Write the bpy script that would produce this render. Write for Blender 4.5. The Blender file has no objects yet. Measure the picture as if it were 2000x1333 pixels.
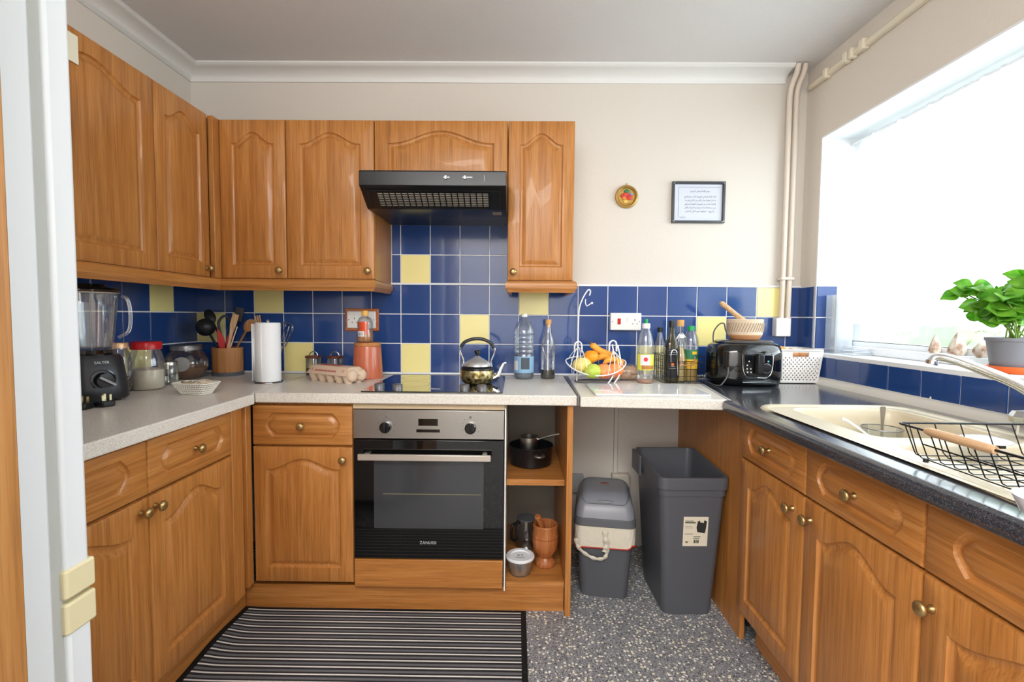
import bpy, bmesh, math, random
from mathutils import Vector, Matrix, Euler
random.seed(7)
PI = math.pi
C = bpy.context.scene.collection
S = bpy.context.scene

# ---------------------------------------------------------------- camera
cam_d = bpy.data.cameras.new('camera')
cam_d.sensor_width = 36.0
cam_d.lens = 940.1 / 2000 * 36.0
cam_d.clip_start = 0.05
cam = bpy.data.objects.new('camera', cam_d)
C.objects.link(cam)
def cam_rot(yaw, pitch, roll):
    cy, sy, cp, sp = math.cos(yaw), math.sin(yaw), math.cos(pitch), math.sin(pitch)
    f = Vector((sy*cp, cy*cp, sp)); r = Vector((cy, -sy, 0)); u = r.cross(f)
    cr, sr = math.cos(roll), math.sin(roll)
    r2 = cr*r + sr*u; u2 = -sr*r + cr*u
    m = Matrix((r2, u2, -f)).transposed()
    return m
M4 = cam_rot(-0.0092, -0.052, 0.0083).to_4x4()
M4.translation = (0.4451, -2.484, 1.204)
cam.matrix_world = M4
S.camera = cam

# ---------------------------------------------------------------- light and exposure
S.view_settings.view_transform = 'Standard'
S.view_settings.look = 'None'
S.view_settings.gamma = 1
S.view_settings.use_curve_mapping = False
S.view_settings.exposure = 0.87
wd = bpy.data.worlds.new('world'); S.world = wd; wd.use_nodes = True
bg = wd.node_tree.nodes['Background']
bg.inputs[0].default_value = (0.86, 0.93, 1.0, 1)
bg.inputs[1].default_value = 2.1
def area(name, loc, rot, sx, sy, power, col=(1, 1, 1), portal=False):
    l = bpy.data.lights.new(name, 'AREA'); l.shape = 'RECTANGLE'; l.size = sx; l.size_y = sy
    l.energy = power; l.color = col
    o = bpy.data.objects.new(name, l); o.location = loc; o.rotation_euler = rot; C.objects.link(o)
    if portal: l.cycles.is_portal = True
    return o
area('window_portal', (2.22, -1.07, 1.55), (0, PI/2, 0), 1.1, 1.95, 1, portal=True)
area('daylight_at_window', (2.5, -1.1, 1.75), (0, math.radians(80), 0), 1.2, 2.0, 30, (0.88, 0.95, 1.0))
area('ceiling_fill_light', (0.2, -3.1, 2.36), (math.radians(14), 0, 0), 1.8, 0.9, 47, (1.0, 0.975, 0.94))  # unseen area light added overhead to fill the shadows
area('fill_behind_camera', (0.1, -3.66, 1.55), (math.radians(90), 0, 0), 2.2, 1.5, 14, (0.97, 0.98, 1.0))  # unseen soft fill added behind the camera; the near wall has no window

# ---------------------------------------------------------------- materials
def lin(h):
    h = h.lstrip('#'); out = []
    for i in (0, 2, 4):
        c = int(h[i:i+2], 16) / 255
        out.append(c/12.92 if c <= 0.04045 else ((c+0.055)/1.055)**2.4)
    return (*out, 1)
MATS = {}
def mat(name, col, rough=0.5, metal=0.0, spec=0.5, trans=0.0, ior=1.45, coat=0.0, bump=None, alpha=1, emit=None):
    if name in MATS: return MATS[name]
    m = bpy.data.materials.new(name); m.use_nodes = True
    n = m.node_tree.nodes; b = n['Principled BSDF']
    b.inputs['Base Color'].default_value = lin(col); b.inputs['Roughness'].default_value = rough
    b.inputs['Metallic'].default_value = metal; b.inputs['Specular IOR Level'].default_value = spec
    b.inputs['Transmission Weight'].default_value = trans; b.inputs['IOR'].default_value = ior
    b.inputs['Coat Weight'].default_value = coat
    b.inputs['Alpha'].default_value = alpha
    if bump:
        tc = n.new('ShaderNodeTexCoord'); no = n.new('ShaderNodeTexNoise'); bu = n.new('ShaderNodeBump')
        no.inputs['Scale'].default_value = bump[0]; no.inputs['Detail'].default_value = 4
        bu.inputs['Strength'].default_value = bump[1]; bu.inputs['Distance'].default_value = 0.004
        L = m.node_tree.links
        L.new(tc.outputs['Object'], no.inputs['Vector']); L.new(no.outputs['Fac'], bu.inputs['Height'])
        L.new(bu.outputs['Normal'], b.inputs['Normal'])
    MATS[name] = m; return m
def ramp(nt, stops):
    r = nt.nodes.new('ShaderNodeValToRGB'); e = r.color_ramp.elements
    e[0].position, e[0].color = stops[0][0], lin(stops[0][1]); e[1].position, e[1].color = stops[-1][0], lin(stops[-1][1])
    for p, c in stops[1:-1]:
        x = e.new(p); x.color = lin(c)
    return r
def wood(name, axis, c1, c2, c3, rough=0.38, scale=1.0, coat=0.15):
    m = mat(name, c2, rough, coat=coat); nt = m.node_tree; n = nt.nodes; L = nt.links; b = n['Principled BSDF']
    tc = n.new('ShaderNodeTexCoord'); mp = n.new('ShaderNodeMapping')
    s = [55*scale, 55*scale, 55*scale]; s[axis] = 2.2*scale
    mp.inputs['Scale'].default_value = s
    no = n.new('ShaderNodeTexNoise'); no.inputs['Scale'].default_value = 1.0; no.inputs['Detail'].default_value = 8
    no.inputs['Roughness'].default_value = 0.65; no.inputs['Distortion'].default_value = 0.35
    r = ramp(nt, [(0.3, c1), (0.5, c2), (0.72, c3)])
    mp2 = n.new('ShaderNodeMapping'); s2 = [260, 260, 260]; s2[axis] = 7; mp2.inputs['Scale'].default_value = s2
    no2 = n.new('ShaderNodeTexNoise'); no2.inputs['Scale'].default_value = 1.0; no2.inputs['Detail'].default_value = 3
    r2 = ramp(nt, [(0.34, '#b5b5b5'), (0.5, '#ffffff')])
    mx = n.new('ShaderNodeMixRGB'); mx.blend_type = 'MULTIPLY'; mx.inputs[0].default_value = 0.4
    bu = n.new('ShaderNodeBump'); bu.inputs['Strength'].default_value = 0.12; bu.inputs['Distance'].default_value = 0.002
    L.new(tc.outputs['Object'], mp.inputs['Vector']); L.new(mp.outputs[0], no.inputs['Vector']); L.new(no.outputs['Fac'], r.inputs[0])
    L.new(tc.outputs['Object'], mp2.inputs['Vector']); L.new(mp2.outputs[0], no2.inputs['Vector']); L.new(no2.outputs['Fac'], r2.inputs[0])
    L.new(r.outputs[0], mx.inputs[1]); L.new(r2.outputs[0], mx.inputs[2]); L.new(mx.outputs[0], b.inputs['Base Color'])
    L.new(no2.outputs['Fac'], bu.inputs['Height']); L.new(bu.outputs['Normal'], b.inputs['Normal'])
    return m
OAK = ('#a26831', '#ba7b3d', '#ca8f51')
W_Z = wood('oak_upright_grain', 2, *OAK)
W_X = wood('oak_grain_along_back', 0, *OAK)
W_Y = wood('oak_grain_along_sides', 1, *OAK)
def speckle(name, base, cols, scale, rough, thr=0.28, coat=0.0):
    """base colour with little flecks of several colours"""
    m = mat(name, base, rough, coat=coat); nt = m.node_tree; n = nt.nodes; L = nt.links; b = n['Principled BSDF']
    tc = n.new('ShaderNodeTexCoord')
    prev = None
    for i, (c, sc, t) in enumerate(cols):
        v = n.new('ShaderNodeTexVoronoi'); v.inputs['Scale'].default_value = sc * scale
        mp = n.new('ShaderNodeMapping'); mp.inputs['Location'].default_value = (i*3.1, i*1.7, i*0.9)
        L.new(tc.outputs['Object'], mp.inputs['Vector']); L.new(mp.outputs[0], v.inputs['Vector'])
        lt = n.new('ShaderNodeMath'); lt.operation = 'LESS_THAN'; lt.inputs[1].default_value = t
        L.new(v.outputs['Distance'], lt.inputs[0])
        sp = n.new('ShaderNodeSeparateColor'); L.new(v.outputs['Color'], sp.inputs[0])
        g = n.new('ShaderNodeMath'); g.operation = 'LESS_THAN'; g.inputs[1].default_value = thr; L.new(sp.outputs[0], g.inputs[0])
        mu = n.new('ShaderNodeMath'); mu.operation = 'MULTIPLY'; L.new(lt.outputs[0], mu.inputs[0]); L.new(g.outputs[0], mu.inputs[1])
        mx = n.new('ShaderNodeMixRGB'); L.new(mu.outputs[0], mx.inputs[0])
        if prev: L.new(prev.outputs[0], mx.inputs[1])
        else: mx.inputs[1].default_value = lin(base)
        mx.inputs[2].default_value = lin(c); prev = mx
    L.new(prev.outputs[0], b.inputs['Base Color'])
    return m
LAM = speckle('light_speckled_laminate', '#e2ddd4', [('#cabfae', 430, .45), ('#f0ece5', 330, .45), ('#8f7d69', 400, .30), ('#9b9b9c', 330, .28)], 1, 0.3, 0.27)
DARK = speckle('charcoal_speckled_laminate', '#34363d', [('#585b64', 420, .4), ('#191a1e', 380, .4)], 1, 0.22, 0.4, 0.7)
DARK.node_tree.nodes['Principled BSDF'].inputs['Coat Roughness'].default_value = .12; DARK.node_tree.nodes['Principled BSDF'].inputs['Specular IOR Level'].default_value = .8
FLOOR = speckle('grey_terrazzo_vinyl', '#8b8d92', [('#54565c', 130, .45), ('#bcbec2', 170, .42), ('#f6f4ea', 72, .34), ('#3a3c41', 200, .35), ('#ece6ca', 60, .27)], 1, 0.45, 0.42)
PAINT = mat('cream_wall_paint', '#d8d1c8', 0.7, bump=(60, 0.25))
PAINT_R = mat('cream_wall_paint_window_side', '#ded6cb', 0.7, bump=(60, 0.2))
CEIL = mat('ceiling_textured_paint', '#dbd9d8', 0.85, bump=(120, 0.5))
WHITE = mat('white_gloss_paint', '#eceff2', 0.35)
COVE = mat('white_cornice_paint', '#e6e6e4', 0.6)
BLUE = mat('blue_glazed_tile', '#274886', 0.12, coat=0.3, bump=(18, 0.12))
YEL = mat('yellow_glazed_tile', '#fbeea2', 0.2, bump=(18, 0.1))
GROUT = mat('white_grout', '#f6f6f6', 0.8)
BRASS = mat('antique_brass', '#b59a68', 0.32, metal=0.9)
BLACKP = mat('black_plastic', '#17181a', 0.35)
BLACKG = mat('black_gloss_plastic', '#0c0d0f', 0.1, coat=0.5)
BLKMET = mat('black_enamel_metal', '#101114', 0.3)
WIRE_B = mat('black_wire', '#0e0e10', 0.35)
WIRE_W = mat('white_wire', '#f2f3f4', 0.3)
STEEL = mat('brushed_steel', '#b9b7b3', 0.3, metal=1.0)
CHROME = mat('chrome', '#e0e2e4', 0.08, metal=1.0)
DKSTEEL = mat('dull_steel', '#8a8a8c', 0.35, metal=0.9)
GREYP = mat('grey_plastic', '#5a5d63', 0.45)
WPLAST = mat('white_plastic', '#ecebe8', 0.4)
CREAMP = mat('cream_plastic', '#e6dcb4', 0.4)
TERRA = mat('terracotta_glaze', '#c4694a', 0.25, coat=0.3)
SINKM = mat('cream_sink_resin', '#d0c4aa', 0.28)
PALEWOOD = wood('pale_turned_wood', 2, '#b98a5c', '#d0a576', '#dcb78c', 0.5, 1.4, 0)
PALEWOODY = wood('pale_turned_wood_lengthwise', 1, '#b08a62', '#c9a27a', '#d6b48e', 0.5, 1.4, 0)
ORWOOD = wood('orange_turned_wood', 2, '#96582f', '#b06a3a', '#c08150', 0.4, 1.2, 0.2)
OLIVEGL = mat('dark_olive_glass', '#2a2408', 0.08, coat=0.6)
RED = mat('red_plastic', '#c21a20', 0.3)
def thin_glass(name, col, a=0.12, rough=0.03, d=0.05):
    m = bpy.data.materials.new(name); m.use_nodes = True; nt = m.node_tree; n = nt.nodes; L = nt.links
    for x in list(n): n.remove(x)
    o = n.new('ShaderNodeOutputMaterial'); tr = n.new('ShaderNodeBsdfTransparent'); gl = n.new('ShaderNodeBsdfGlossy')
    tr.inputs[0].default_value = lin(col); gl.inputs['Roughness'].default_value = rough; gl.inputs[0].default_value = (1, 1, 1, 1)
    lw = n.new('ShaderNodeLayerWeight'); lw.inputs['Blend'].default_value = 0.35
    mr = n.new('ShaderNodeMapRange'); mr.inputs['To Min'].default_value = a*0.5; mr.inputs['To Max'].default_value = min(1, a*5)
    mx = n.new('ShaderNodeMixShader')
    df = n.new('ShaderNodeBsdfTranslucent'); df2 = n.new('ShaderNodeBsdfDiffuse'); dm = n.new('ShaderNodeMixShader'); dm.inputs[0].default_value = .6; m0 = n.new('ShaderNodeMixShader'); m0.inputs[0].default_value = d
    L.new(df.outputs[0], dm.inputs[1]); L.new(df2.outputs[0], dm.inputs[2]); L.new(tr.outputs[0], m0.inputs[1]); L.new(dm.outputs[0], m0.inputs[2])
    L.new(lw.outputs['Fresnel'], mr.inputs['Value']); L.new(mr.outputs[0], mx.inputs[0]); L.new(m0.outputs[0], mx.inputs[1]); L.new(gl.outputs[0], mx.inputs[2])
    L.new(mx.outputs[0], o.inputs[0]); MATS[name] = m; return m
GLASS = thin_glass('clear_glass', '#fafcfc', .14)
PET = thin_glass('clear_bottle_plastic', '#f6fafc', 0.12, 0.12, .10)
WATERP = thin_glass('pale_blue_bottle_plastic', '#e9f3fa', 0.14, 0.12, .16)
PANE = thin_glass('window_glass', '#fafcfc', 0.06, .03, 0)
OVENGL = mat('black_oven_glass', '#08090a', 0.06, coat=0.6)
OVENWIN = mat('smoked_oven_window', '#3c3e42', .16, coat=0.5)
HOBGL = mat('black_hob_glass', '#060708', 0.03, coat=1.0, spec=0.9)
def net_mat():
    m = bpy.data.materials.new('sheer_net'); m.use_nodes = True; nt = m.node_tree; n = nt.nodes; L = nt.links
    for x in list(n): n.remove(x)
    o = n.new('ShaderNodeOutputMaterial'); tr = n.new('ShaderNodeBsdfTransparent'); tl = n.new('ShaderNodeBsdfTranslucent'); df = n.new('ShaderNodeBsdfDiffuse')
    tl.inputs[0].default_value = (.95, .97, 1, 1); df.inputs[0].default_value = (.93, .95, .98, 1)
    a = n.new('ShaderNodeMixShader'); a.inputs[0].default_value = 0.4; b = n.new('ShaderNodeMixShader'); b.inputs[0].default_value = 0.62
    L.new(tl.outputs[0], a.inputs[1]); L.new(df.outputs[0], a.inputs[2]); L.new(tr.outputs[0], b.inputs[1]); L.new(a.outputs[0], b.inputs[2]); L.new(b.outputs[0], o.inputs[0])
    return m
NET = net_mat()
def leafmat():
    m = mat('basil_leaf', '#4f9a1e', 0.35); nt = m.node_tree; n = nt.nodes; L = nt.links; b = n['Principled BSDF']
    o = [x for x in n if x.type == 'OUTPUT_MATERIAL'][0]
    tl = n.new('ShaderNodeBsdfTranslucent'); tl.inputs[0].default_value = lin('#86cf2c'); mx = n.new('ShaderNodeMixShader'); mx.inputs[0].default_value = 0.45
    tc = n.new('ShaderNodeTexCoord'); no = n.new('ShaderNodeTexNoise'); no.inputs['Scale'].default_value = 22
    r = ramp(nt, [(0.35, '#4a8c22'), (0.65, '#93cf48')])
    L.new(tc.outputs['Object'], no.inputs['Vector']); L.new(no.outputs['Fac'], r.inputs[0]); L.new(r.outputs[0], b.inputs['Base Color'])
    L.new(b.outputs[0], mx.inputs[1]); L.new(tl.outputs[0], mx.inputs[2]); L.new(mx.outputs[0], o.inputs[0])
    return m
LEAF = leafmat()

# ---------------------------------------------------------------- mesh helpers
class MB:
    def __init__(s): s.v = []; s.f = []; s.m = []
    def add(s, vs, fs, m=0):
        b = len(s.v); s.v += [tuple(v) for v in vs]; s.f += [tuple(b+i for i in f) for f in fs]; s.m += [m]*len(fs); return s
    def box(s, x0, y0, z0, x1, y1, z1, m=0):
        vs = [(x, y, z) for z in (z0, z1) for y in (y0, y1) for x in (x0, x1)]
        return s.add(vs, [(0, 2, 3, 1), (4, 5, 7, 6), (0, 1, 5, 4), (2, 6, 7, 3), (0, 4, 6, 2), (1, 3, 7, 5)], m)
    def rings(s, rs, cap0=True, cap1=True, m=0, closed=False):
        n = len(rs[0]); vs = [p for r in rs for p in r]; fs = []
        K = len(rs)
        for k in range(K if closed else K-1):
            a, b = k*n, ((k+1) % K)*n
            for i in range(n):
                j = (i+1) % n; fs.append((a+i, a+j, b+j, b+i))
        if cap0 and not closed: fs.append(tuple(reversed(range(n))))
        if cap1 and not closed: fs.append(tuple((K-1)*n+i for i in range(n)))
        return s.add(vs, fs, m)
    def lathe(s, prof, c=(0, 0, 0), n=32, m=0, cap0=True, cap1=True, ax=2, sq=None, rot=0):
        rs = []
        for r, h in prof:
            ring = []
            for i in range(n):
                a = 2*PI*i/n + rot; ca, sa = math.cos(a), math.sin(a); k = max(r, 1e-5)
                if sq: k *= 1/((abs(math.cos(a-rot))**sq + abs(math.sin(a-rot))**sq)**(1/sq))
                p = [k*ca, k*sa, h]
                if ax == 0: p = [h, k*ca, k*sa]
                elif ax == 1: p = [k*sa, h, k*ca]
                ring.append((p[0]+c[0], p[1]+c[1], p[2]+c[2]))
            rs.append(ring)
        return s.rings(rs, cap0, cap1, m)
    def tube(s, pts, r, n=8, m=0, closed=False, caps=True, rad=None):
        P = [Vector(p) for p in pts]; K = len(P); rs = []
        up = None
        for k in range(K):
            if closed: t = P[(k+1) % K]-P[k-1]
            else: t = P[min(k+1, K-1)]-P[max(k-1, 0)]
            t.normalize()
            if up is None:
                up = t.orthogonal().normalized()
            up = (up - up.dot(t)*t)
            if up.length < 1e-6: up = t.orthogonal()
            up.normalize(); w = t.cross(up); rr = rad[k] if rad else r
            rs.append([tuple(P[k]+rr*(math.cos(2*PI*i/n)*up+math.sin(2*PI*i/n)*w)) for i in range(n)])
        return s.rings(rs, caps, caps, m, closed)
    def prism(s, poly, a, b, ax=1, m=0):
        """poly = list of 2D points, extruded a..b along axis ax"""
        def p(u, v, w): return {0: (w, u, v), 1: (u, w, v), 2: (u, v, w)}[ax]
        return s.rings([[p(u, v, a) for u, v in poly], [p(u, v, b) for u, v in poly]], m=m)
    def sphere(s, c, r, n=24, k=14, m=0, sc=(1, 1, 1)):
        prof = [(r*math.sin(PI*i/k), -r*math.cos(PI*i/k)) for i in range(k+1)]
        b = len(s.v); s.lathe(prof, (0, 0, 0), n, m)
        for i in range(b, len(s.v)):
            v = s.v[i]; s.v[i] = (v[0]*sc[0]+c[0], v[1]*sc[1]+c[1], v[2]*sc[2]+c[2])
        return s
    def xf(s, M, start=0):
        for i in range(start, len(s.v)): s.v[i] = tuple(M @ Vector(s.v[i]))
        return s
def wloc(p):
    l = Vector((0, 0, 0))
    while p is not None: l += p.location; p = p.parent
    return l
def obj(name, mb, mats, parent=None, bevel=0, world=True, angle=35, sub=0, label=None, smooth=True, seg=2, loc=None):
    me = bpy.data.meshes.new(name)
    off = wloc(parent) if world else Vector((0, 0, 0))
    if loc is not None: off = Vector(loc)
    me.from_pydata([tuple(Vector(v)-off) for v in mb.v], [], mb.f)
    if not isinstance(mats, (list, tuple)): mats = [mats]
    for m in mats: me.materials.append(m)
    me.polygons.foreach_set('material_index', mb.m)
    bm = bmesh.new(); bm.from_mesh(me); bmesh.ops.remove_doubles(bm, verts=bm.verts, dist=1e-6)
    bmesh.ops.recalc_face_normals(bm, faces=bm.faces); bm.to_mesh(me); bm.free()
    if smooth:
        me.polygons.foreach_set('use_smooth', [True]*len(me.polygons)); me.set_sharp_from_angle(angle=math.radians(angle))
    o = bpy.data.objects.new(name, me); C.objects.link(o); o.parent = parent
    if loc is not None: o.location = loc
    if bevel:
        b = o.modifiers.new('bevel', 'BEVEL'); b.width = bevel; b.segments = seg; b.limit_method = 'ANGLE'; b.angle_limit = math.radians(40)
        b.harden_normals = False
    if sub:
        u = o.modifiers.new('sub', 'SUBSURF'); u.levels = sub; u.render_levels = sub
    if label: o['label'] = label
    return o
def thing(name, label, cat, loc=(0, 0, 0), rz=0, group=None):
    o = bpy.data.objects.new(name, None); C.objects.link(o); o.location = loc; o.rotation_euler = (0, 0, rz)
    o.empty_display_size = 0.05
    o['label'] = label; o['category'] = cat
    if group: o['group'] = group
    return o
def tag(o, label, cat, group=None, kind=None):
    o['label'] = label; o['category'] = cat
    if group: o['group'] = group
    if kind: o['kind'] = kind
    return o
def struct(name, mb, mats, bevel=0, parent=None, **k):
    o = obj(name, mb, mats, parent, bevel, **k)
    if parent is None: o['kind'] = 'structure'
    return o
def text(name, body, size, mat_, M, parent=None, ext=0.0003, align='CENTER', world=True):
    cu = bpy.data.curves.new(name, 'FONT'); cu.body = body; cu.size = size; cu.extrude = ext
    cu.align_x = align; cu.align_y = 'CENTER'; cu.materials.append(mat_)
    tmp = bpy.data.objects.new(name, cu); me = bpy.data.meshes.new_from_object(tmp)
    bpy.data.objects.remove(tmp); bpy.data.curves.remove(cu); me.name = name
    o = bpy.data.objects.new(name, me); C.objects.link(o); o.parent = parent
    M = M.copy()
    if world: M.translation -= wloc(parent)
    o.matrix_local = M; return o
def frame(origin, u, v):
    """matrix whose X=u, Y=v, Z=uxv at origin"""
    u = Vector(u).normalized(); v = Vector(v).normalized(); w = u.cross(v)
    m = Matrix((u, v, w)).transposed().to_4x4(); m.translation = origin; return m
def arc(c, r, a0, a1, n, plane='xz', y=0):
    out = []
    for i in range(n+1):
        a = a0+(a1-a0)*i/n
        p = (c[0]+r*math.cos(a), c[1]+r*math.sin(a))
        out.append({'xz': (p[0], y, p[1]), 'yz': (y, p[0], p[1]), 'xy': (p[0], p[1], y)}[plane])
    return out
def rrect(x0, y0, x1, y1, r, n=6):
    out = []
    for cx, cy, a in ((x1-r, y1-r, 0), (x0+r, y1-r, PI/2), (x0+r, y0+r, PI), (x1-r, y0+r, 1.5*PI)):
        for i in range(n+1): out.append((cx+r*math.cos(a+PI/2*i/n), cy+r*math.sin(a+PI/2*i/n)))
    return out
def smoothpts(P, k=6):
    """Catmull-Rom through P"""
    P = [Vector(p) for p in P]; Q = [2*P[0]-P[1]] + P + [2*P[-1]-P[-2]]; out = []
    for i in range(1, len(Q)-2):
        for j in range(k):
            t = j/k; a, b, c, d = Q[i-1], Q[i], Q[i+1], Q[i+2]
            out.append(0.5*((2*b)+(c-a)*t+(2*a-5*b+4*c-d)*t*t+(3*b-a-3*c+d)*t**3))
    out.append(P[-1]); return out

XL, XR, ZC, WT = -1.2156, 1.8902, 2.43, 0.897
YN = -3.7   # wall behind the camera
T = 0.152; ZT = 1.3613

# ---------------------------------------------------------------- room shell
struct('floor', MB().box(XL-.1, YN-.1, -.05, XR+.3, .1, 0), FLOOR)
struct('ceiling', MB().box(XL-.1, YN-.1, ZC, XR+.3, .1, ZC+.06), CEIL)
struct('wall_left', MB().box(XL-.1, YN, 0, XL, .1, ZC), PAINT)
wb = struct('wall_back', MB().box(XL, 0, 0, XR+.3, .1, ZC), PAINT)
struct('wall_near', MB().box(XL-.1, YN-.1, 0, XR+.3, YN, ZC), PAINT)
WY0, WY1, WZ0, WZ1 = -.13, -2.12, 1.040, 2.067
wr = MB()
wr.box(XR, YN, 0, XR+.25, 0, WZ0-.02); wr.box(XR, YN, WZ1, XR+.25, 0, ZC)
wr.box(XR, WY0, WZ0-.02, XR+.25, 0, WZ1); wr.box(XR, YN, WZ0-.02, XR+.25, WY1, WZ1)
wright = struct('wall_right', wr, PAINT_R)
# white painted window reveal (lining boards)
rv = MB(); rv.box(XR+.001, WY0-.006, WZ0, XR+.2, WY0, WZ1); rv.box(XR-.001, WY1, WZ1-.008, XR+.2, WY0-.006, WZ1); rv.box(XR+.001, WY1, WZ0, XR+.2, WY1+.006, WZ1)
win = struct('window_1', MB().box(XR-.006, WY1+.006, WZ0-.02, XR+.2, WY0-.006, WZ0), WHITE, bevel=.003)
obj('window_reveal', rv, WHITE, win)
wf = MB(); fx0, fx1 = XR+.185, XR+.245
wf.box(XR+.138, WY1+.006, WZ0, fx0, WY0-.006, WZ0+.034); wf.box(fx0, WY1+.006, WZ0, fx1, WY0-.006, WZ0+.055); wf.box(fx0, WY1+.006, WZ1-.07, fx1, WY0-.006, WZ1-.008)
wf.box(fx0, WY0-.06, WZ0+.055, fx1, WY0-.006, WZ1-.07); wf.box(fx0, WY1+.006, WZ0+.055, fx1, WY1+.06, WZ1-.07)
wf.box(fx0+.005, -1.46, WZ0+.055, fx1-.005, -1.40, WZ1-.07)
obj('window_frame', wf, WHITE, win, bevel=.004)
obj('pane', MB().box(fx0+.028, WY1+.06, WZ0+.055, fx0+.034, WY0-.06, WZ1-.07), PANE, win)
# cornice (plaster cove) on back and left walls
def cove(n=8, proj=.097, drop=.058):
    P = [(0, ZC), (proj, ZC), (proj, ZC-.007), (proj-.008, ZC-.011)]
    for i in range(n+1):
        a = PI/2*i/n
        P.append((proj-.012-(proj-.022)*math.sin(a), ZC-.014-(drop-.022)*(1-math.cos(a))))
    P += [(.008, ZC-drop), (0, ZC-drop)]
    return P
struct('trim_1', MB().prism([(-u, v) for u, v in cove()], XL, 1.775, 0), COVE, angle=50)
m_ = MB(); pc = cove()
m_.rings([[(XL+u, YN, v) for u, v in pc], [(XL+u, -.0+(-u), v) for u, v in pc]])
struct('trim_2', m_, COVE, angle=50)

# tiles ------------------------------------------------------------
def tiles(name, parent, P, cells, clip, yellows, flip=1):
    """P(u,v,w)->world. cells=(i range, j range); clip=(u0,u1,v0,v1) list of rects"""
    mb = MB(); g = .0019
    for (u0, u1, v0, v1) in clip:
        mb.add([P(u0, v0, .002), P(u1, v0, .002), P(u1, v1, .002), P(u0, v1, .002)], [(0, 1, 2, 3)], 2)
        for i in range(*cells[0]):
            for j in range(*cells[1]):
                a0, a1 = cells[2](i), cells[2](i+1); b1, b0 = ZT-T*j, ZT-T*(j+1)
                a0, a1 = max(min(a0, a1), u0)+g, min(max(a0, a1), u1)-g; b0, b1 = max(b0, v0)+g, min(b1, v1)-g
                if a1-a0 < .006 or b1-b0 < .006: continue
                k = 1 if (i, j) in yellows else 0; e = .0018
                dz = [random.uniform(0, .0005) for _ in range(4)]
                o = [P(a0, b0, .002), P(a1, b0, .002), P(a1, b1, .002), P(a0, b1, .002)]
                f = [P(a0+e, b0+e, .0055+dz[0]), P(a1-e, b0+e, .0055+dz[1]), P(a1-e, b1-e, .0055+dz[2]), P(a0+e, b1-e, .0055+dz[3])]
                mb.add(o+f, [(4, 5, 6, 7), (0, 1, 5, 4), (1, 2, 6, 5), (2, 3, 7, 6), (3, 0, 4, 7)], k)
    return obj(name, mb, [BLUE, YEL, GROUT], parent, smooth=False)
Pb = lambda u, v, w: (u, -w, v)
tiles('splashback_tiles', wb, Pb, ((-9, 14), (-2, 4), lambda i: i*T),
      [(XL, XR, .905, ZT), (-.199, .4, ZT, ZT+2*T)],
      {(-6, 0), (3, 0), (11, 0), (1, 1), (-8, 1), (9, 1), (-5, 2), (-1, 2), (7, 2), (-1, -1), (12, 0)} - {(12, 0)})
struct('trim_3', MB().box(XL, -.009, ZT-.001, XR, 0, ZT+.008), WHITE)      # white strip above the tiles
Pl = lambda u, v, w: (XL+w, u, v)
tl = bpy.data.objects['wall_left']
tiles('splashback_tiles', tl, Pl, ((0, 9), (0, 4), lambda i: (-.168-T*(i-1)) if i > 0 else 0), [(-1.45, 0, .905, ZT)], {(1, 0), (2, 2)})
Pr = lambda u, v, w: (XR-w, u, v)
tiles('splashback_tiles', wright, Pr, ((0, 3), (0, 4), lambda i: 0 if i == 0 else -.159-T*(i-1)), [(WY0, 0, .905, ZT)], set())
tiles('splashback_tiles', wright, Pr, ((0, 18), (2, 4), lambda i: 0 if i == 0 else -.159-T*(i-1)), [(-2.9, WY0, .905, WZ0-.004)], set())
Pv = lambda u, v, w: (u, WY0-.006-w, v)
tiles('reveal_tiles', win, Pv, ((0, 2), (0, 3), lambda i: XR+i*.1), [(XR, XR+.1, WZ0, ZT)], set())
# sealing strips behind the worktops
struct('trim_4', MB().box(XL, -.012, WT, XR-.02, -.0005, WT+.012), WHITE, bevel=.004)
q = [(XR, WT), (XR-.035, WT), (XR-.033, WT+.006), (XR-.022, WT+.024), (XR-.006, WT+.032), (XR, WT+.032)]
struct('trim_5', MB().prism([(a, b) for a, b in q], -2.9, -.008, 1), mat('off_white_upstand', '#d8d4cb', .4), angle=50)

# pipes and trunking ---------------------------------------------------
PIPEM = mat('cream_painted_pipe', '#ddd0c2', .4)
pp = thing('heating_pipes', 'pair of cream painted pipes running down the wall corner beside the window', 'pipes', (1.80, -.04, 1.2))
for i, px in enumerate((1.785, 1.818)):
    obj('pipe', MB().tube(smoothpts([(px+.004, -.095, 2.428), (px+.004, -.080, 2.39), (px+.002, -.050, 2.355), (px, -.036, 2.31), (px, -.033, 2.22), (px, -.033, 1.9), (px, -.033, 1.5), (px-.002, -.033, 1.19)], 6), .0125, 12), PIPEM, pp)
for z in (1.395,): obj('pipe_clip', MB().box(1.768, -.05, z, 1.836, -.007, z+.016), PIPEM, pp, bevel=.004)
tag(obj('pipe_cover', MB().box(1.752, -.05, 1.112, 1.826, -.0065, 1.205), WPLAST, bevel=.004, loc=(1.789, -.028, 1.112)), 'small white plastic cover box below the corner pipes on the tiles', 'cover box')
TRM = mat('pale_cream_trunking', '#e8dfca', .4)
tb = thing('cable_trunking', 'cream cable trunking running along the top of the window wall', 'trunking', (1.88, -.6, 2.33))
obj('duct', MB().box(1.868, -2.6, 2.325, XR, -.04, 2.352), TRM, tb, bevel=.005)
for y0, y1 in ((-.19, -.165), (-.325, -.30), (-.36, -.34), (-.43, -.40)): obj('joint', MB().box(1.858, y0, 2.318, XR-.001, y1, 2.362), TRM, tb, bevel=.005)

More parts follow.
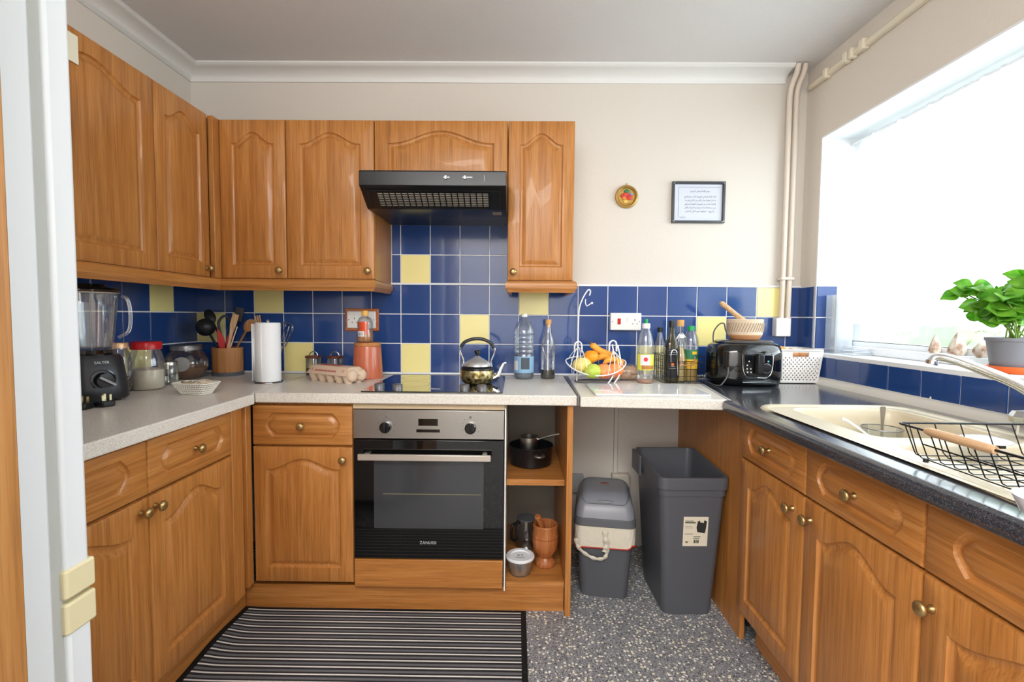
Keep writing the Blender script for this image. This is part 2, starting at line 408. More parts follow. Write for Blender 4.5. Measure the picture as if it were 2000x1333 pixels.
# ---------------------------------------------------------------- cupboards
def panel_loop(u0, u1, v0, vs, amp, n=26):
    P = [(u0, v0)]
    for i in range(1, 10): P.append((u0+(u1-u0)*i/10, v0))
    P.append((u1, v0))
    for i in range(1, 12): P.append((u1, v0+(vs-v0)*i/12))
    P.append((u1, vs))
    for i in range(1, n):
        t = 1-2*i/n
        s = min(1, abs(t)/.93)
        P.append((u0+(u1-u0)*(1+t)/2, vs+amp*(.5+.5*math.cos(PI*s))))
    P.append((u0, vs))
    for i in range(1, 12): P.append((u0, vs+(v0-vs)*i/12))
    return P
def drawer_loop(u0, u1, v0, v1, k=.028, n=12):
    P = []
    for i in range(n): P.append((u0+k+(u1-u0-2*k)*i/n, v0))
    for i in range(n):
        t = i/n; P.append((u1-k+k*math.sin(PI*t)**1.0, v0+(v1-v0)*t))
    for i in range(n): P.append((u1-k-(u1-u0-2*k)*i/n, v1))
    for i in range(n):
        t = i/n; P.append((u0+k-k*math.sin(PI*t)**1.0, v1+(v0-v1)*t))
    return P
def front_panel(u0, u1, v0, v1, lf_, P, th=.019, sc=1.0):
    loop = lf_(0)
    cu, cv = sum(p[0] for p in loop)/len(loop), sum(p[1] for p in loop)/len(loop)
    rect = []
    for p in loop:
        dx, dy = p[0]-cu, p[1]-cv
        k = min(((u1 if dx > 0 else u0)-cu)/dx if abs(dx) > 1e-9 else 1e9, ((v1 if dy > 0 else v0)-cv)/dy if abs(dy) > 1e-9 else 1e9)
        rect.append([cu+dx*k, cv+dy*k])
    for c in ((u0, v0), (u1, v0), (u1, v1), (u0, v1)):
        j = min(range(len(rect)), key=lambda i: (rect[i][0]-c[0])**2+(rect[i][1]-c[1])**2); rect[j] = list(c)
    def ins(d): return [(min(max(p[0], u0+d), u1-d), min(max(p[1], v0+d), v1-d)) for p in rect]
    R = [(rect, 0), (rect, th-.006), (ins(.0018), th-.002), (ins(.006), th), (loop, th)]
    for d, w in ((.0035, th-.006), (.008, th-.0085), (.013, th-.0085), (.0165, th-.0065), (.027, th-.0012), (.031, th)):
        R.append((lf_(d*sc), w))
    mb = MB(); mb.rings([[P(a, b, w) for a, b in r] for r, w in R]); return mb
KPROF = [(.0001, 0), (.0085, 0), (.0085, .003), (.0055, .006), (.005, .014), (.009, .018), (.0148, .022), (.0155, .026), (.013, .030), (.007, .0325), (.0001, .033)]
def knob(parent, P, u, v):
    c = Vector(P(u, v, .019)); d = Vector(P(u, v, 1.019))-c; c0 = c
    M = d.to_track_quat('Z', 'Y').to_matrix().to_4x4(); M.translation = c0
    mb = MB().lathe(KPROF, n=20); mb.xf(M); return obj('knob', mb, BRASS, parent, angle=50)
def door(par, P, u0, u1, v0, v1, kn=None, mat_=None, ms=.052, mb_=.06, sh=.105, amp=.05):
    g = .0015; u0 += g; u1 -= g; v0 += g; v1 -= g
    o = obj('door', front_panel(u0, u1, v0, v1, lambda d: panel_loop(u0+ms+d, u1-ms-d, v0+mb_+d, v1-sh-d, amp), P), mat_ or W_Z, par, angle=28)
    if kn: knob(o, P, *kn)
    return o
def drawer(par, P, u0, u1, v0, v1, mat_, kn=True):
    g = .0015; u0 += g; u1 -= g; v0 += g; v1 -= g; mu = .05*(u1-u0)/.4
    o = obj('drawer', front_panel(u0, u1, v0, v1, lambda d: drawer_loop(u0+mu+d, u1-mu-d, v0+.030+d, v1-.030-d), P, sc=.8), mat_, par, angle=28)
    if kn: knob(o, P, (u0+u1)/2, (v0+v1)/2)
    return o
PB = lambda y: (lambda u, v, w: (u, y-w, v))
PL = lambda x: (lambda u, v, w: (x+w, u, v))
PR = lambda x: (lambda u, v, w: (x-w, u, v))
INNER = mat('grey_carcass_board', '#8f8a80', .6)
# upper cupboards on the back wall (door faces at y = -.293)
UB = PB(-.274)
def upper(x0, x1, z0, label, kn, **k):
    t = thing('wall_cupboard', label, 'cupboard', ((x0+x1)/2, -.137, z0))
    obj('carcass', MB().box(x0+.001, -.272, z0, x1-.001, -.001 if z0 > 1.6 else -.008, 2.075), W_Z, t)
    door(t, UB, x0, x1, z0, 2.0755, kn, **k); return t
upper(-.90, -.60, 1.3635, 'narrow oak wall cupboard in the corner, left of the wider one beside the hood', (-.628, 1.402))
upper(-.60, -.20, 1.3635, 'wide oak wall cupboard with arched door just left of the cooker hood', (-.228, 1.402), ms=.06)
upper(-.20, .40, 1.79, 'low oak wall cupboard directly above the black cooker hood', None, ms=.06, mb_=.03, sh=.1, amp=.055)
upper(.40, .70, 1.3635, 'narrow oak wall cupboard right of the cooker hood, last on that wall', (.428, 1.402), ms=.052)
# upper cupboards on the left wall
UL = PL(-.934)
t = thing('wall_cupboard', 'oak wall cupboard on the left wall with two arched doors', 'cupboard', (-1.07, -.76, 1.3635))
obj('carcass', MB().box(XL, -1.18, 1.3635, -.936, -.345, 2.075), W_Z, t)
door(t, UL, -.66, -.345, 1.3635, 2.0755, (-.375, 1.402), ms=.055)
door(t, UL, -1.18, -.66, 1.3635, 2.0755, (-1.15, 1.402), ms=.06)
t = thing('corner_post', 'slim oak filler post in the corner between the upper cupboards', 'filler post', (-.92, -.31, 1.3635))
obj('post', MB().box(-.925, -.333, 1.3635, -.9005, -.276, 2.075), W_Z, t, bevel=.003)
obj('side_strip', MB().box(-.96, -.343, 1.3635, -.938, -.28, 2.073), W_Z, t)
# light pelmets under the wall cupboards
def pel(p0, p1, out, m0=0, m1=0):
    """moulded rail between two points; out = outward 2D dir; m0,m1 = mitre push"""
    prof = [(0, 0), (.004, 0), (.012, -.006), (.016, -.018), (.014, -.034), (.006, -.044), (.004, -.052), (-.012, -.052), (-.012, 0)]
    d = Vector((p1[0]-p0[0], p1[1]-p0[1])).normalized(); mb = MB()
    r = []
    for p, m, s in ((p0, m0, -1), (p1, m1, 1)):
        r.append([(p[0]+out[0]*a+d.x*m*s*a, p[1]+out[1]*a+d.y*m*s*a, 1.3625+b) for a, b in prof])
    return mb.rings(r)
t = thing('pelmet_rail', 'moulded oak pelmet under the left group of wall cupboards', 'pelmet', (-.6, -.3, 1.31))
obj('rail', pel((-.905, -1.18), (-.905, -.303), (1, 0), 0, -1), W_Y, t, angle=30)
obj('rail', pel((-.905, -.303), (-.205, -.303), (0, -1), -1, 1), W_X, t, angle=30)
obj('rail', pel((-.205, -.303), (-.205, -.012), (1, 0), 1, 0), W_Y, t, angle=30)
t = thing('pelmet_rail', 'short moulded oak pelmet under the cupboard right of the hood', 'pelmet', (.55, -.3, 1.31))
obj('rail', pel((.408, -.303), (.70, -.303), (0, -1), 1, 1), W_X, t, angle=30)
obj('rail', pel((.408, -.012), (.408, -.303), (-1, 0), 0, 1), W_Y, t, angle=30)
obj('rail', pel((.70, -.303), (.70, -.012), (1, 0), 1, 0), W_Y, t, angle=30)

# base units: back run
BB = PB(-.591)
t = thing('base_cupboard', 'oak base cupboard with one drawer and arched door left of the oven', 'cupboard', (-.4, -.3, 0))
obj('carcass', MB().box(-.598, -.589, .12, -.199, -.03, .853), W_Z, t)
drawer(t, BB, -.598, -.198, .684, .845, W_X)
door(t, BB, -.598, -.198, .126, .680, (-.234, .632), ms=.05, sh=.09, amp=.043)
# base units: left run
BL = PL(-.609)
t = thing('base_cupboard', 'oak base cupboard on the left with two drawers and two arched doors', 'cupboard', (-.9, -1.16, 0))
obj('carcass', MB().box(XL+.002, -1.645, .12, -.611, -.76, .853), W_Z, t)
drawer(t, BL, -1.158, -.758, .69, .847, W_Y); drawer(t, BL, -1.645, -1.158, .69, .847, W_Y)
door(t, BL, -1.158, -.758, .126, .686, (-1.137, .651), ms=.055, sh=.09, amp=.05)
door(t, BL, -1.645, -1.158, .126, .686, (-1.19, .651), ms=.055, sh=.09, amp=.05)
# corner posts
t = thing('corner_post', 'fluted oak corner post between the left and back base cupboards', 'filler post', (-.61, -.69, 0))
obj('post', MB().box(-.628, -.756, .122, -.592, -.69, .85), W_Z, t, bevel=.003)
obj('post', MB().box(-.628, -.648, .122, -.6005, -.611, .85), W_Z, t, bevel=.003)
obj('groove', MB().box(-.64, -.70, .122, -.618, -.64, .85), W_Z, t)
# plinths
tag(obj('plinth', MB().box(-.655, -.575, 0, .646, -.557, .0985), W_X, loc=(0, -.566, 0)), 'oak plinth board at floor level below the oven', 'plinth')
tag(obj('plinth', MB().box(-.673, -1.645, 0, -.655, -.577, .119), W_Y, loc=(-.664, -1.3, 0)), 'oak plinth board at floor level below the left cupboards', 'plinth')
tag(obj('plinth', MB().box(1.335, -2.3, 0, 1.353, -.765, .119), W_Y, loc=(1.344, -1.4, 0)), 'oak plinth board at floor level below the sink cupboards', 'plinth')
# base units: right run
BR = PR(1.291)
t = thing('base_cupboard', 'oak base cupboard under the sink, nearest the bins, two drawers and two doors', 'cupboard', (1.6, -1.13, 0))
sc_ = MB().box(1.293, -1.524, .12, XR-.002, -1.508, .853); sc_.box(1.293, -.750, .12, XR-.002, -.734, .853); sc_.box(1.293, -1.508, .12, XR-.002, -.750, .136); sc_.box(XR-.014, -1.508, .136, XR-.002, -.750, .853)
obj('carcass', sc_, W_Z, t)
drawer(t, BR, -1.126, -.732, .697, .85, W_Y); drawer(t, BR, -1.524, -1.126, .697, .85, W_Y)
door(t, BR, -1.126, -.732, .126, .693, (-1.073, .64), ms=.06, sh=.09, amp=.05)
door(t, BR, -1.524, -1.126, .126, .693, (-1.158, .64), ms=.06, sh=.09, amp=.05)
t = thing('base_cupboard', 'oak base cupboard at the right edge of the picture, single drawer and door', 'cupboard', (1.6, -1.77, 0))
sc_ = MB().box(1.293, -2.02, .12, XR-.002, -2.004, .853); sc_.box(1.293, -1.542, .12, XR-.002, -1.526, .853); sc_.box(1.293, -2.004, .12, XR-.002, -1.542, .136); sc_.box(XR-.014, -2.004, .136, XR-.002, -1.542, .853)
obj('carcass', sc_, W_Z, t)
drawer(t, BR, -2.02, -1.526, .697, .85, W_Y); door(t, BR, -2.02, -1.526, .126, .693, (-1.553, .632), ms=.06, sh=.09, amp=.055)
tag(obj('end_panel', MB().box(1.29, -.731, 0, 1.308, -.002, .853), W_Z, bevel=.001, loc=(1.3, -.37, 0)), 'oak side panel closing the space beside the big open bin', 'panel')

# open shelf unit right of the oven
t = thing('open_shelf_unit', 'narrow open oak shelf unit between the oven and the bins', 'shelf unit', (.53, -.3, 0))
obj('side_panel', MB().box(.648, -.61, 0, .671, -.03, .853), W_Z, t, bevel=.001)
obj('side_panel', MB().box(.402, -.588, .12, .408, -.03, .853), mat('white_edge_board', '#cfccc4', .5), t)
obj('shelf', MB().box(.409, -.552, .513, .647, -.03, .538), W_X, t, bevel=.001)
obj('shelf', MB().box(.409, -.575, .121, .647, -.03, .146-.021), W_X, t)
obj('shelf_lip', MB().box(.409, -.579, .100, .647, -.5755, .126), W_X, t)
obj('back_panel', MB().box(.409, -.036, .126, .647, -.031, .853), INNER, t)

# oven housing and oven
t = thing('oven_housing', 'oak housing frame around the built-in oven with a panel below it', 'housing', (.1, -.3, 0))
obj('top_strip', MB().box(-.197, -.606, .834, .401, -.57, .853), mat('light_strip', '#c9b493', .5), t)
obj('lower_panel', MB().box(-.196, -.612, .112, .398, -.592, .226), W_X, t, bevel=.003)
obj('side_strip', MB().box(.4025, -.606, .1, .4075, -.5885, .84), WPLAST, t)
ov = thing('oven', 'built-in single oven with steel control panel and black glass door', 'oven', (.1, -.3, .23))
obj('body', MB().box(-.19, -.588, .231, .392, -.05, .832), mat('oven_body', '#2a2a2c', .5), ov)
fp = obj('control_panel', MB().box(-.196, -.612, .716, .400, -.589, .831), STEEL, ov, bevel=.002)
dr = obj('oven_door', MB().box(-.196, -.612, .231, .400, -.589, .712), OVENGL, ov, bevel=.003)
obj('window', MB().box(-.115, -.6128, .355, .320, -.6122, .655), OVENWIN, dr)
hb = MB().box(-.166, -.655, .640, .350, -.643, .664); hb.box(-.15, -.645, .645, -.13, -.611, .659); hb.box(.314, -.645, .645, .334, -.611, .659)
obj('handle', hb, mat('pale_steel_handle', '#d9cfc4', .3, metal=.7), dr, bevel=.002)
obj('rack_line', MB().box(-.08, -.6131, .4935, .31, -.6129, .4955), mat('rack_glint', '#8f8a5c', .4), dr)
text('lettering', 'ZANUSSI', .017, mat('grey_lettering', '#b9bcc0', .4), frame((.1, -.6126, .297), (1, 0, 0), (0, 0, 1)), dr)
for kx in (-.066, .268):
    k = obj('control_knob', MB().lathe([(.001, 0), (.023, 0), (.022, .018), (.018, .021), (.001, .021)], n=28, ax=1).xf(Matrix.Translation((kx, -.612, .763)) @ Matrix.Scale(-1, 4, (0, 1, 0))), BLACKG, fp)
    obj('grip', MB().box(kx-.004, -.641, .744, kx+.004, -.631, .782), BLACKP, k, bevel=.002)
    mk = MB()
    for a in range(8):
        an = a*PI/4+.3; mk.box(kx+.034*math.cos(an)-.0015, -.6124, .763+.034*math.sin(an)-.0015, kx+.034*math.cos(an)+.0015, -.612, .763+.034*math.sin(an)+.0015)
    mk.box(kx-.027, -.6124, .793, kx-.023, -.612, .797); mk.box(kx-.006, -.6124, .799, kx+.004, -.612, .809)
    obj('dial_marks', mk, mat('dial_mark', '#6a6a6c', .5), fp)
obj('display', MB().box(.062, -.6135, .769, .139, -.612, .797), BLACKG, fp); obj('button_strip', MB().box(.054, -.6135, .743, .147, -.612, .755), BLACKG, fp)

# ---------------------------------------------------------------- worktops
lw = MB().prism([(XL+.002, -1.646), (-.558, -1.646), (-.558, -.66), (-.578, -.64), (-.612, -.010), (XL+.002, -.010)], .857, WT, 2)
tag(obj('worktop', lw, LAM, bevel=.004, loc=(-.9, -.9, .857)), 'light speckled worktop along the left wall under the blender and jars', 'worktop')
bw = MB().prism([(-.575, -.628), (.682, -.632), (.690, -.012), (-.6095, -.012)], .857, WT, 2)
tag(obj('worktop', bw, LAM, bevel=.004, loc=(.1, -.3, .857)), 'light speckled worktop over the oven holding the hob', 'worktop')
tag(obj('joint_strip', MB().prism([(.6835, -.632), (.690, -.634), (.710, -.012), (.6915, -.012)], .86, WT+.0015, 2), DKSTEEL, loc=(.69, -.3, .86)), 'grey metal joint strip in the worktop beside the fruit stand', 'strip')
cw = MB().prism([(.692, -.655), (1.238, -.690), (1.335, -.012), (.7115, -.012)], .857, WT, 2)
tag(obj('worktop', cw, LAM, bevel=.004, loc=(1.0, -.3, .857)), 'light speckled worktop over the bins below the fruit and oil bottles', 'worktop')
tag(obj('joint_strip', MB().prism([(1.2395, -.695), (1.246, -.697), (1.347, -.012), (1.3365, -.012)], .855, WT+.0015, 2), mat('pale_aluminium', '#d4d6d8', .35, metal=.6), loc=(1.29, -.3, .855)), 'pale metal edging strip where the light worktop meets the dark one', 'strip')
# dark worktop with the sink cut-out
SX0, SX1, SY0, SY1 = 1.300, 1.775, -.83, -1.80
dw = MB()
nose = [(SX0, .857), (1.222, .857), (1.217, .861), (1.215, .868), (1.215, .884), (1.2175, .891), (1.223, .8955), (1.230, WT), (SX0, WT)]
dw.rings([[(x, -2.3, z) for x, z in nose], [(x, -.699, z) for x, z in nose]])
dw.prism([(1.2485, -.699), (SX0, -.699), (SX0, -.36), (1.2985, -.36)], .857, WT, 2)
dw.prism([(1.2985, -.36), (1.35, -.012), (XR-.035, -.012), (XR-.035, SY0), (SX0, SY0), (SX0, -.36)], .857, WT, 2)
dw.box(SX1, SY1, .857, XR-.035, SY0, WT); dw.box(SX0, -2.3, .857, XR-.035, SY1, WT)
tag(obj('worktop', dw, DARK, angle=30, loc=(1.55, -1.1, .857)), 'charcoal speckled worktop around the sink under the window', 'worktop')

# sink
def rr(x, y, x0, y0, x1, y1, r):
    """signed distance to rounded rect (negative inside)"""
    cx, cy, hx, hy = (x0+x1)/2, (y0+y1)/2, (x1-x0)/2-r, (y1-y0)/2-r
    dx, dy = abs(x-cx)-hx, abs(y-cy)-hy
    return math.hypot(max(dx, 0), max(dy, 0))+min(max(dx, dy), 0)-r
def sstep(a, b, x):
    t = min(1, max(0, (x-a)/(b-a))); return t*t*(3-2*t)
sx0, sx1, sy0, sy1 = 1.273, 1.792, -1.84, -.792
NX, NY = 96, 190; vs = []; fs = []
top = WT+.0055
for j in range(NY+1):
    for i in range(NX+1):
        x = sx0+(sx1-sx0)*i/NX; y = sy0+(sy1-sy0)*j/NY
        d = rr(x, y, sx0, sy0, sx1, sy1, .085)
        if d > 0:
            cx = sx0+.085 if x < sx0+.085 else sx1-.085; cy = sy0+.085 if y < sy0+.085 else sy1-.085
            l = math.hypot(x-cx, y-cy); x = cx+(x-cx)*.085/l; y = cy+(y-cy)*.085/l; d = 0
        z = top
        z -= .0070*(1-sstep(0, .005, -d))
        z -= .0045*sstep(.022, .032, -d)
        b1 = rr(x, y, 1.372, -1.245, 1.735, -.842, .06); z -= .155*(1-sstep(-.035, .0, b1))
        b2 = rr(x, y, 1.368, -1.462, 1.735, -1.300, .05); z -= .115*(1-sstep(-.03, .0, b2))
        dd = rr(x, y, 1.33, -1.80, 1.735, -1.50, .03)
        if dd < 0: z -= .004*sstep(0, .01, -dd)*(1 if (y*33) % 1 < .5 else .25)
        vs.append((x, y, z))
for j in range(NY):
    for i in range(NX):
        a = j*(NX+1)+i; fs.append((a, a+1, a+NX+2, a+NX+1))
sk = thing('sink', 'cream inset sink with one and a half bowls and ribbed drainer', 'sink', (1.53, -1.3, WT))
so = obj('basin', MB().add(vs, fs), SINKM, sk, angle=70)
obj('plughole', MB().lathe([(.0001, .002), (.03, .002), (.036, .0), (.036, -.004)], (1.56, -1.10, .7555), 24), CHROME, sk)
obj('plughole', MB().lathe([(.0001, .002), (.022, .002), (.028, .0), (.028, -.004)], (1.66, -1.38, .7955), 24), CHROME, sk)
# mixer tap
tp = thing('mixer_tap', 'chrome mixer tap with a long arched spout behind the sink', 'tap', (1.775, -1.25, WT+.008))
obj('body', MB().lathe([(.0001, .905), (.03, .905), (.03, .912), (.021, .918), (.021, .955), (.026, .962), (.024, .982), (.0001, .986)], (1.80, -1.25, 0), 28), CHROME, tp)
sp = smoothpts([(1.80, -1.25, .975), (1.795, -1.245, 1.0), (1.755, -1.222, 1.036), (1.70, -1.195, 1.066), (1.65, -1.17, 1.090), (1.62, -1.155, 1.100), (1.600, -1.147, 1.098), (1.594, -1.145, 1.080)], 6)
obj('spout', MB().tube(sp, .012, 14, rad=[.0165-.006*min(1, i/(len(sp)*.8)) + (.004 if i > len(sp)-5 else 0) for i in range(len(sp))]), CHROME, tp)
hd = obj('lever', MB().lathe([(.0001, 0), (.017, 0), (.015, .025), (.03, .032), (.034, .048), (.026, .062), (.0001, .066)], (1.758, -1.245, .908), 10), CHROME, tp, angle=20)
obj('lever', MB().lathe([(.0001, 0), (.017, 0), (.015, .025), (.03, .032), (.034, .048), (.026, .062), (.0001, .066)], (1.845, -1.27, .908), 10), CHROME, tp, angle=20)

# hob and hood
hb = thing('hob', 'black glass hob with four grey side knobs set into the worktop', 'hob', (.11, -.34, WT))
obj('glass_top', MB().prism(rrect(-.172, -.60, .393, -.075, .012), WT+.0003, WT+.006, 2), HOBGL, hb, bevel=.0015)
for kx, ky in ((-.118, -.515), (-.040, -.530), (.234, -.525), (.306, -.540)):
    k = obj('hob_knob', MB().lathe([(.001, 0), (.021, 0), (.020, .004), (.0205, .017), (.016, .020), (.001, .021)], (kx, ky, WT+.006), 28), mat('hob_knob_grey', '#77777a', .35, metal=.4), hb)
obj('badge', MB().prism([(.09, -.53), (.135, -.53), (.137, -.512), (.092, -.512)], WT+.006, WT+.0068, 2), STEEL, hb)
RINGM = mat('hob_ring_print', '#26282a', .25)
for cx, cy, r in ((-.02, -.40, .09), (.24, -.38, .075), (-.03, -.19, .07), (.25, -.18, .09)):
    obj('cooking_zone', MB().rings([[(cx+q*math.cos(a*PI/24), cy+q*math.sin(a*PI/24), WT+.0061) for a in range(48)] for q in (r, r-.002)], False, False), RINGM, hb)
hd = thing('cooker_hood', 'black cooker hood with louvred grille and slider controls', 'cooker hood', (.1, -.25, 1.66))
obj('body', MB().prism([(-.008, 1.7885), (-.513, 1.7875), (-.516, 1.784), (-.516, 1.727), (-.510, 1.722), (-.500, 1.7185), (-.408, 1.659), (-.396, 1.656), (-.2, 1.662), (-.008, 1.662)], -.197, .399, 0), BLKMET, hd, bevel=.002)
v0, v1 = Vector((-.498, 1.7172)), Vector((-.410, 1.6603))
nrm = Vector((-(v1-v0).y, (v1-v0).x)).normalized()
if nrm.y > 0: nrm = -nrm
dirv = (v1-v0).normalized(); GL = (v1-v0).length
def gp(x, s, h): p = v0+dirv*s+nrm*h; return (x, p.x, p.y)
g = MB()
def gbox(mb, x0, x1, s0, s1, h0, h1, m=0):
    vs = [gp(x, s, h) for h in (h0, h1) for s in (s0, s1) for x in (x0, x1)]
    mb.add(vs, [(0, 2, 3, 1), (4, 5, 7, 6), (0, 1, 5, 4), (2, 6, 7, 3), (0, 4, 6, 2), (1, 3, 7, 5)], m)
gr = MB(); bk = MB()
gbox(bk, -.135, .325, .018, GL-.008, .0005, .002)
for i in range(19): gbox(gr, -.137+i*.0256, -.137+i*.0256+.0045, .014, GL-.004, .0015, .006)
for j in range(9): gbox(gr, -.137, .329, .015+j*.0095, .015+j*.0095+.0030, .0015, .005)
gf = obj('grille', gr, BLKMET, hd)
obj('filter_pad', bk, mat('reflected_light_mesh', '#f0e9d6', .5), hd)  # pale colour stands in for light reflected in the grille cells
fr = MB(); gbox(fr, -.175, .375, .004, .012, 0, .003); gbox(fr, -.175, -.168, .004, GL, 0, .003); gbox(fr, .368, .375, .004, GL, 0, .003)
obj('grille_frame', fr, BLACKP, hd)
for a, b in ((.145, .17), (.222, .262)):
    s = obj('slider_slot', MB().box(a, -.5172, 1.757, b, -.516, 1.763), BLACKG, hd); obj('slider', MB().box(a+.006, -.524, 1.752, a+.014, -.517, 1.766), STEEL, s, bevel=.001)
obj('panel_edge', MB().box(.3095, -.5168, 1.745, .3105, -.516, 1.77), DKSTEEL, hd)
obj('sticker', MB().box(.335, -.36, 1.6545, .375, -.30, 1.6555), mat('old_sticker', '#8d8578', .6), hd)

# ---------------------------------------------------------------- fridge and wooden door at the left edge
FX = -.305
FRW = mat('fridge_white_enamel', '#e9eff3', .35)
SEAL = mat('grey_door_seal', '#b9bcb8', .6)
fz = thing('fridge_freezer', 'tall white fridge freezer at the left edge with cream door handles', 'fridge', (-.58, -2.0, 0))
FL = FX-.555
obj('body', MB().box(FL, -2.32, .03, FX, -1.7295, 2.02), FRW, fz, bevel=.006)
obj('door_seal', MB().box(FL+.01, -1.729, .04, FX-.006, -1.7095, 2.01), SEAL, fz)
for a, b in ((.762, 2.02), (.05, .668)):
    obj('door', MB().box(FL, -1.709, a, FX, -1.661, b), FRW, fz, bevel=.008, seg=3)
for a, b in ((.7215, .772), (.660, .7145)):
    obj('handle_trim', MB().prism(rrect(FL, -1.712, FX+.004, -1.654, .006), a, b, 2), CREAMP, fz, bevel=.004, label='cream plastic door trim with grip')
obj('trim_backing', MB().box(FL+.01, -1.705, .66, FX-.012, -1.672, .768), SEAL, fz)
for x, y in ((-.36, -1.76), (-.36, -2.27), (-.80, -1.76), (-.80, -2.27)): obj('foot', MB().lathe([(.0001, 0), (.02, 0), (.02, .03), (.0001, .03)], (x, y, 0), 12), BLACKP, fz)
WD = wood('brown_door_veneer', 2, '#94612f', '#a87540', '#b78650', .4, .8)
d1 = struct('door_1', MB().box(-.214, -2.45, .006, -.172, -1.90, 2.0), WD, bevel=.002)
tag(obj('card', MB().box(-.913, -1.075, 1.965, -.9105, -.972, 2.050), mat('cream_card', '#e9e4cf', .7), loc=(-.912, -1.02, 1.965)), 'cream card stuck on the upper cupboard door beside the fridge', 'card')

# ---------------------------------------------------------------- rug
def rugmat():
    m = mat('striped_rug', '#333338', .9, bump=(300, .6)); nt = m.node_tree; n = nt.nodes; L = nt.links; b = n['Principled BSDF']
    tc = n.new('ShaderNodeTexCoord'); sp = n.new('ShaderNodeSeparateXYZ'); L.new(tc.outputs['Object'], sp.inputs[0])
    wv = n.new('ShaderNodeMath'); wv.operation = 'MULTIPLY'; wv.inputs[1].default_value = 1/.0345; L.new(sp.outputs['Y'], wv.inputs[0])
    fr = n.new('ShaderNodeMath'); fr.operation = 'FRACT'; L.new(wv.outputs[0], fr.inputs[0])
    r = ramp(nt, [(0.0, '#2a2a2e'), (0.14, '#e6e3df'), (0.33, '#2a2a2e'), (0.55, '#6b6b70'), (0.85, '#2a2a2e'), (1.0, '#2a2a2e')]); r.color_ramp.interpolation = 'CONSTANT'
    L.new(fr.outputs[0], r.inputs[0])
    mx = n.new('ShaderNodeMixRGB'); gt = n.new('ShaderNodeMath'); gt.operation = 'COMPARE'; gt.inputs[1].default_value = 0; gt.inputs[2].default_value = .552
    L.new(sp.outputs['X'], gt.inputs[0]); L.new(gt.outputs[0], mx.inputs[0]); mx.inputs[1].default_value = lin('#0f0f11'); L.new(r.outputs[0], mx.inputs[2])
    g2 = n.new('ShaderNodeMath'); g2.operation = 'COMPARE'; g2.inputs[1].default_value = 0; g2.inputs[2].default_value = .392; L.new(sp.outputs['Y'], g2.inputs[0])
    m2 = n.new('ShaderNodeMixRGB'); L.new(g2.outputs[0], m2.inputs[0]); m2.inputs[1].default_value = lin('#0f0f11'); L.new(mx.outputs[0], m2.inputs[2])
    L.new(m2.outputs[0], b.inputs['Base Color']); return m
RX0, RX1, RY0, RY1 = -.652, .493, -1.395, -.585
vs = []; fs = []; n1, n2 = 60, 40
for j in range(n2+1):
    for i in range(n1+1):
        x = RX0+(RX1-RX0)*i/n1; y = RY0+(RY1-RY0)*j/n2
        z = .006+.014*math.exp(-((x-RX0)/.06)**2)*(.6+.4*math.sin(y*14))
        vs.append((x, y, z))
for j in range(n2):
    for i in range(n1): a = j*(n1+1)+i; fs.append((a, a+1, a+n1+2, a+n1+1))
ru = obj('rug', MB().add(vs, fs), rugmat(), loc=((RX0+RX1)/2, (RY0+RY1)/2, 0)); so_ = ru.modifiers.new('t', 'SOLIDIFY'); so_.thickness = .0055; so_.offset = -1
tag(ru, 'dark grey and white striped rug with black border in front of the oven', 'rug')
# EOF_PART1
# ---------------------------------------------------------------- things on the left worktop
# blender
bl = thing('blender', 'black and silver countertop blender with a clear glass jug beside the fridge', 'blender', (-1.03, -.83, WT))
bc = (-1.03, -.83, 0)
def sqr(mb, prof, c, sq=5, n=40, rot=0, **k): return mb.lathe(prof, c, n, sq=sq, rot=rot, **k)
DG = mat('gunmetal_plastic', '#38393d', .32, metal=.5)
obj('motor_base', sqr(MB(), [(.0001, .906), (.088, .906), (.092, .912), (.090, .95), (.078, 1.045), (.070, 1.058), (.0001, 1.058)], bc, 3.2, rot=-.526), DG, bl, angle=45)
obj('jug_collar', MB().lathe([(.058, 1.058), (.060, 1.075), (.0001, 1.076)], bc, 32), BLACKG, bl)
obj('jug', MB().lathe([(.0001, 1.078), (.054, 1.078), (.058, 1.082), (.064, 1.12), (.072, 1.20), (.078, 1.27), (.080, 1.272), (.075, 1.27), (.069, 1.20), (.061, 1.12), (.054, 1.086), (.0001, 1.086)], bc, 28), GLASS, bl)
jr = MB()
for a in range(6):
    an = a*PI/3+.2; jr.tube([(bc[0]+r*math.cos(an), bc[1]+r*math.sin(an), z) for r, z in ((.0605, 1.10), (.068, 1.17), (.0755, 1.25))], .0018, 6)
obj('jug_ribs', jr, GLASS, bl)
obj('lid', MB().lathe([(.0001, 1.272), (.080, 1.272), (.081, 1.282), (.074, 1.290), (.045, 1.292), (.042, 1.302), (.0001, 1.304)], bc, 32), BLACKG, bl)
obj('lid_rim', MB().lathe([(.0815, 1.270), (.084, 1.274), (.0815, 1.279)], bc, 32, cap0=False, cap1=False), CHROME, bl)
hp = smoothpts([(-.962, -.78, 1.262), (-.948, -.770, 1.252), (-.943, -.765, 1.20), (-.948, -.768, 1.14), (-.972, -.785, 1.115)], 6)
obj('jug_handle', MB().tube(hp, .0055, 10), GLASS, bl)
dn = Vector((.86, -.50, 0)).normalized(); dp = Vector(bc)+dn*.088+Vector((0, 0, .975))
Md = dn.to_track_quat('Z', 'Y').to_matrix().to_4x4(); Md.translation = dp
obj('dial_ring', MB().lathe([(.036, -.008), (.036, .001), (.032, .002), (.030, -.006)], (0, 0, 0), 32, cap0=False, cap1=False).xf(Md), BLACKG, bl)
dk = obj('dial', MB().lathe([(.0001, -.004), (.026, -.004), (.024, .02), (.0001, .022)], (0, 0, 0), 28).xf(Md), BLACKP, bl)
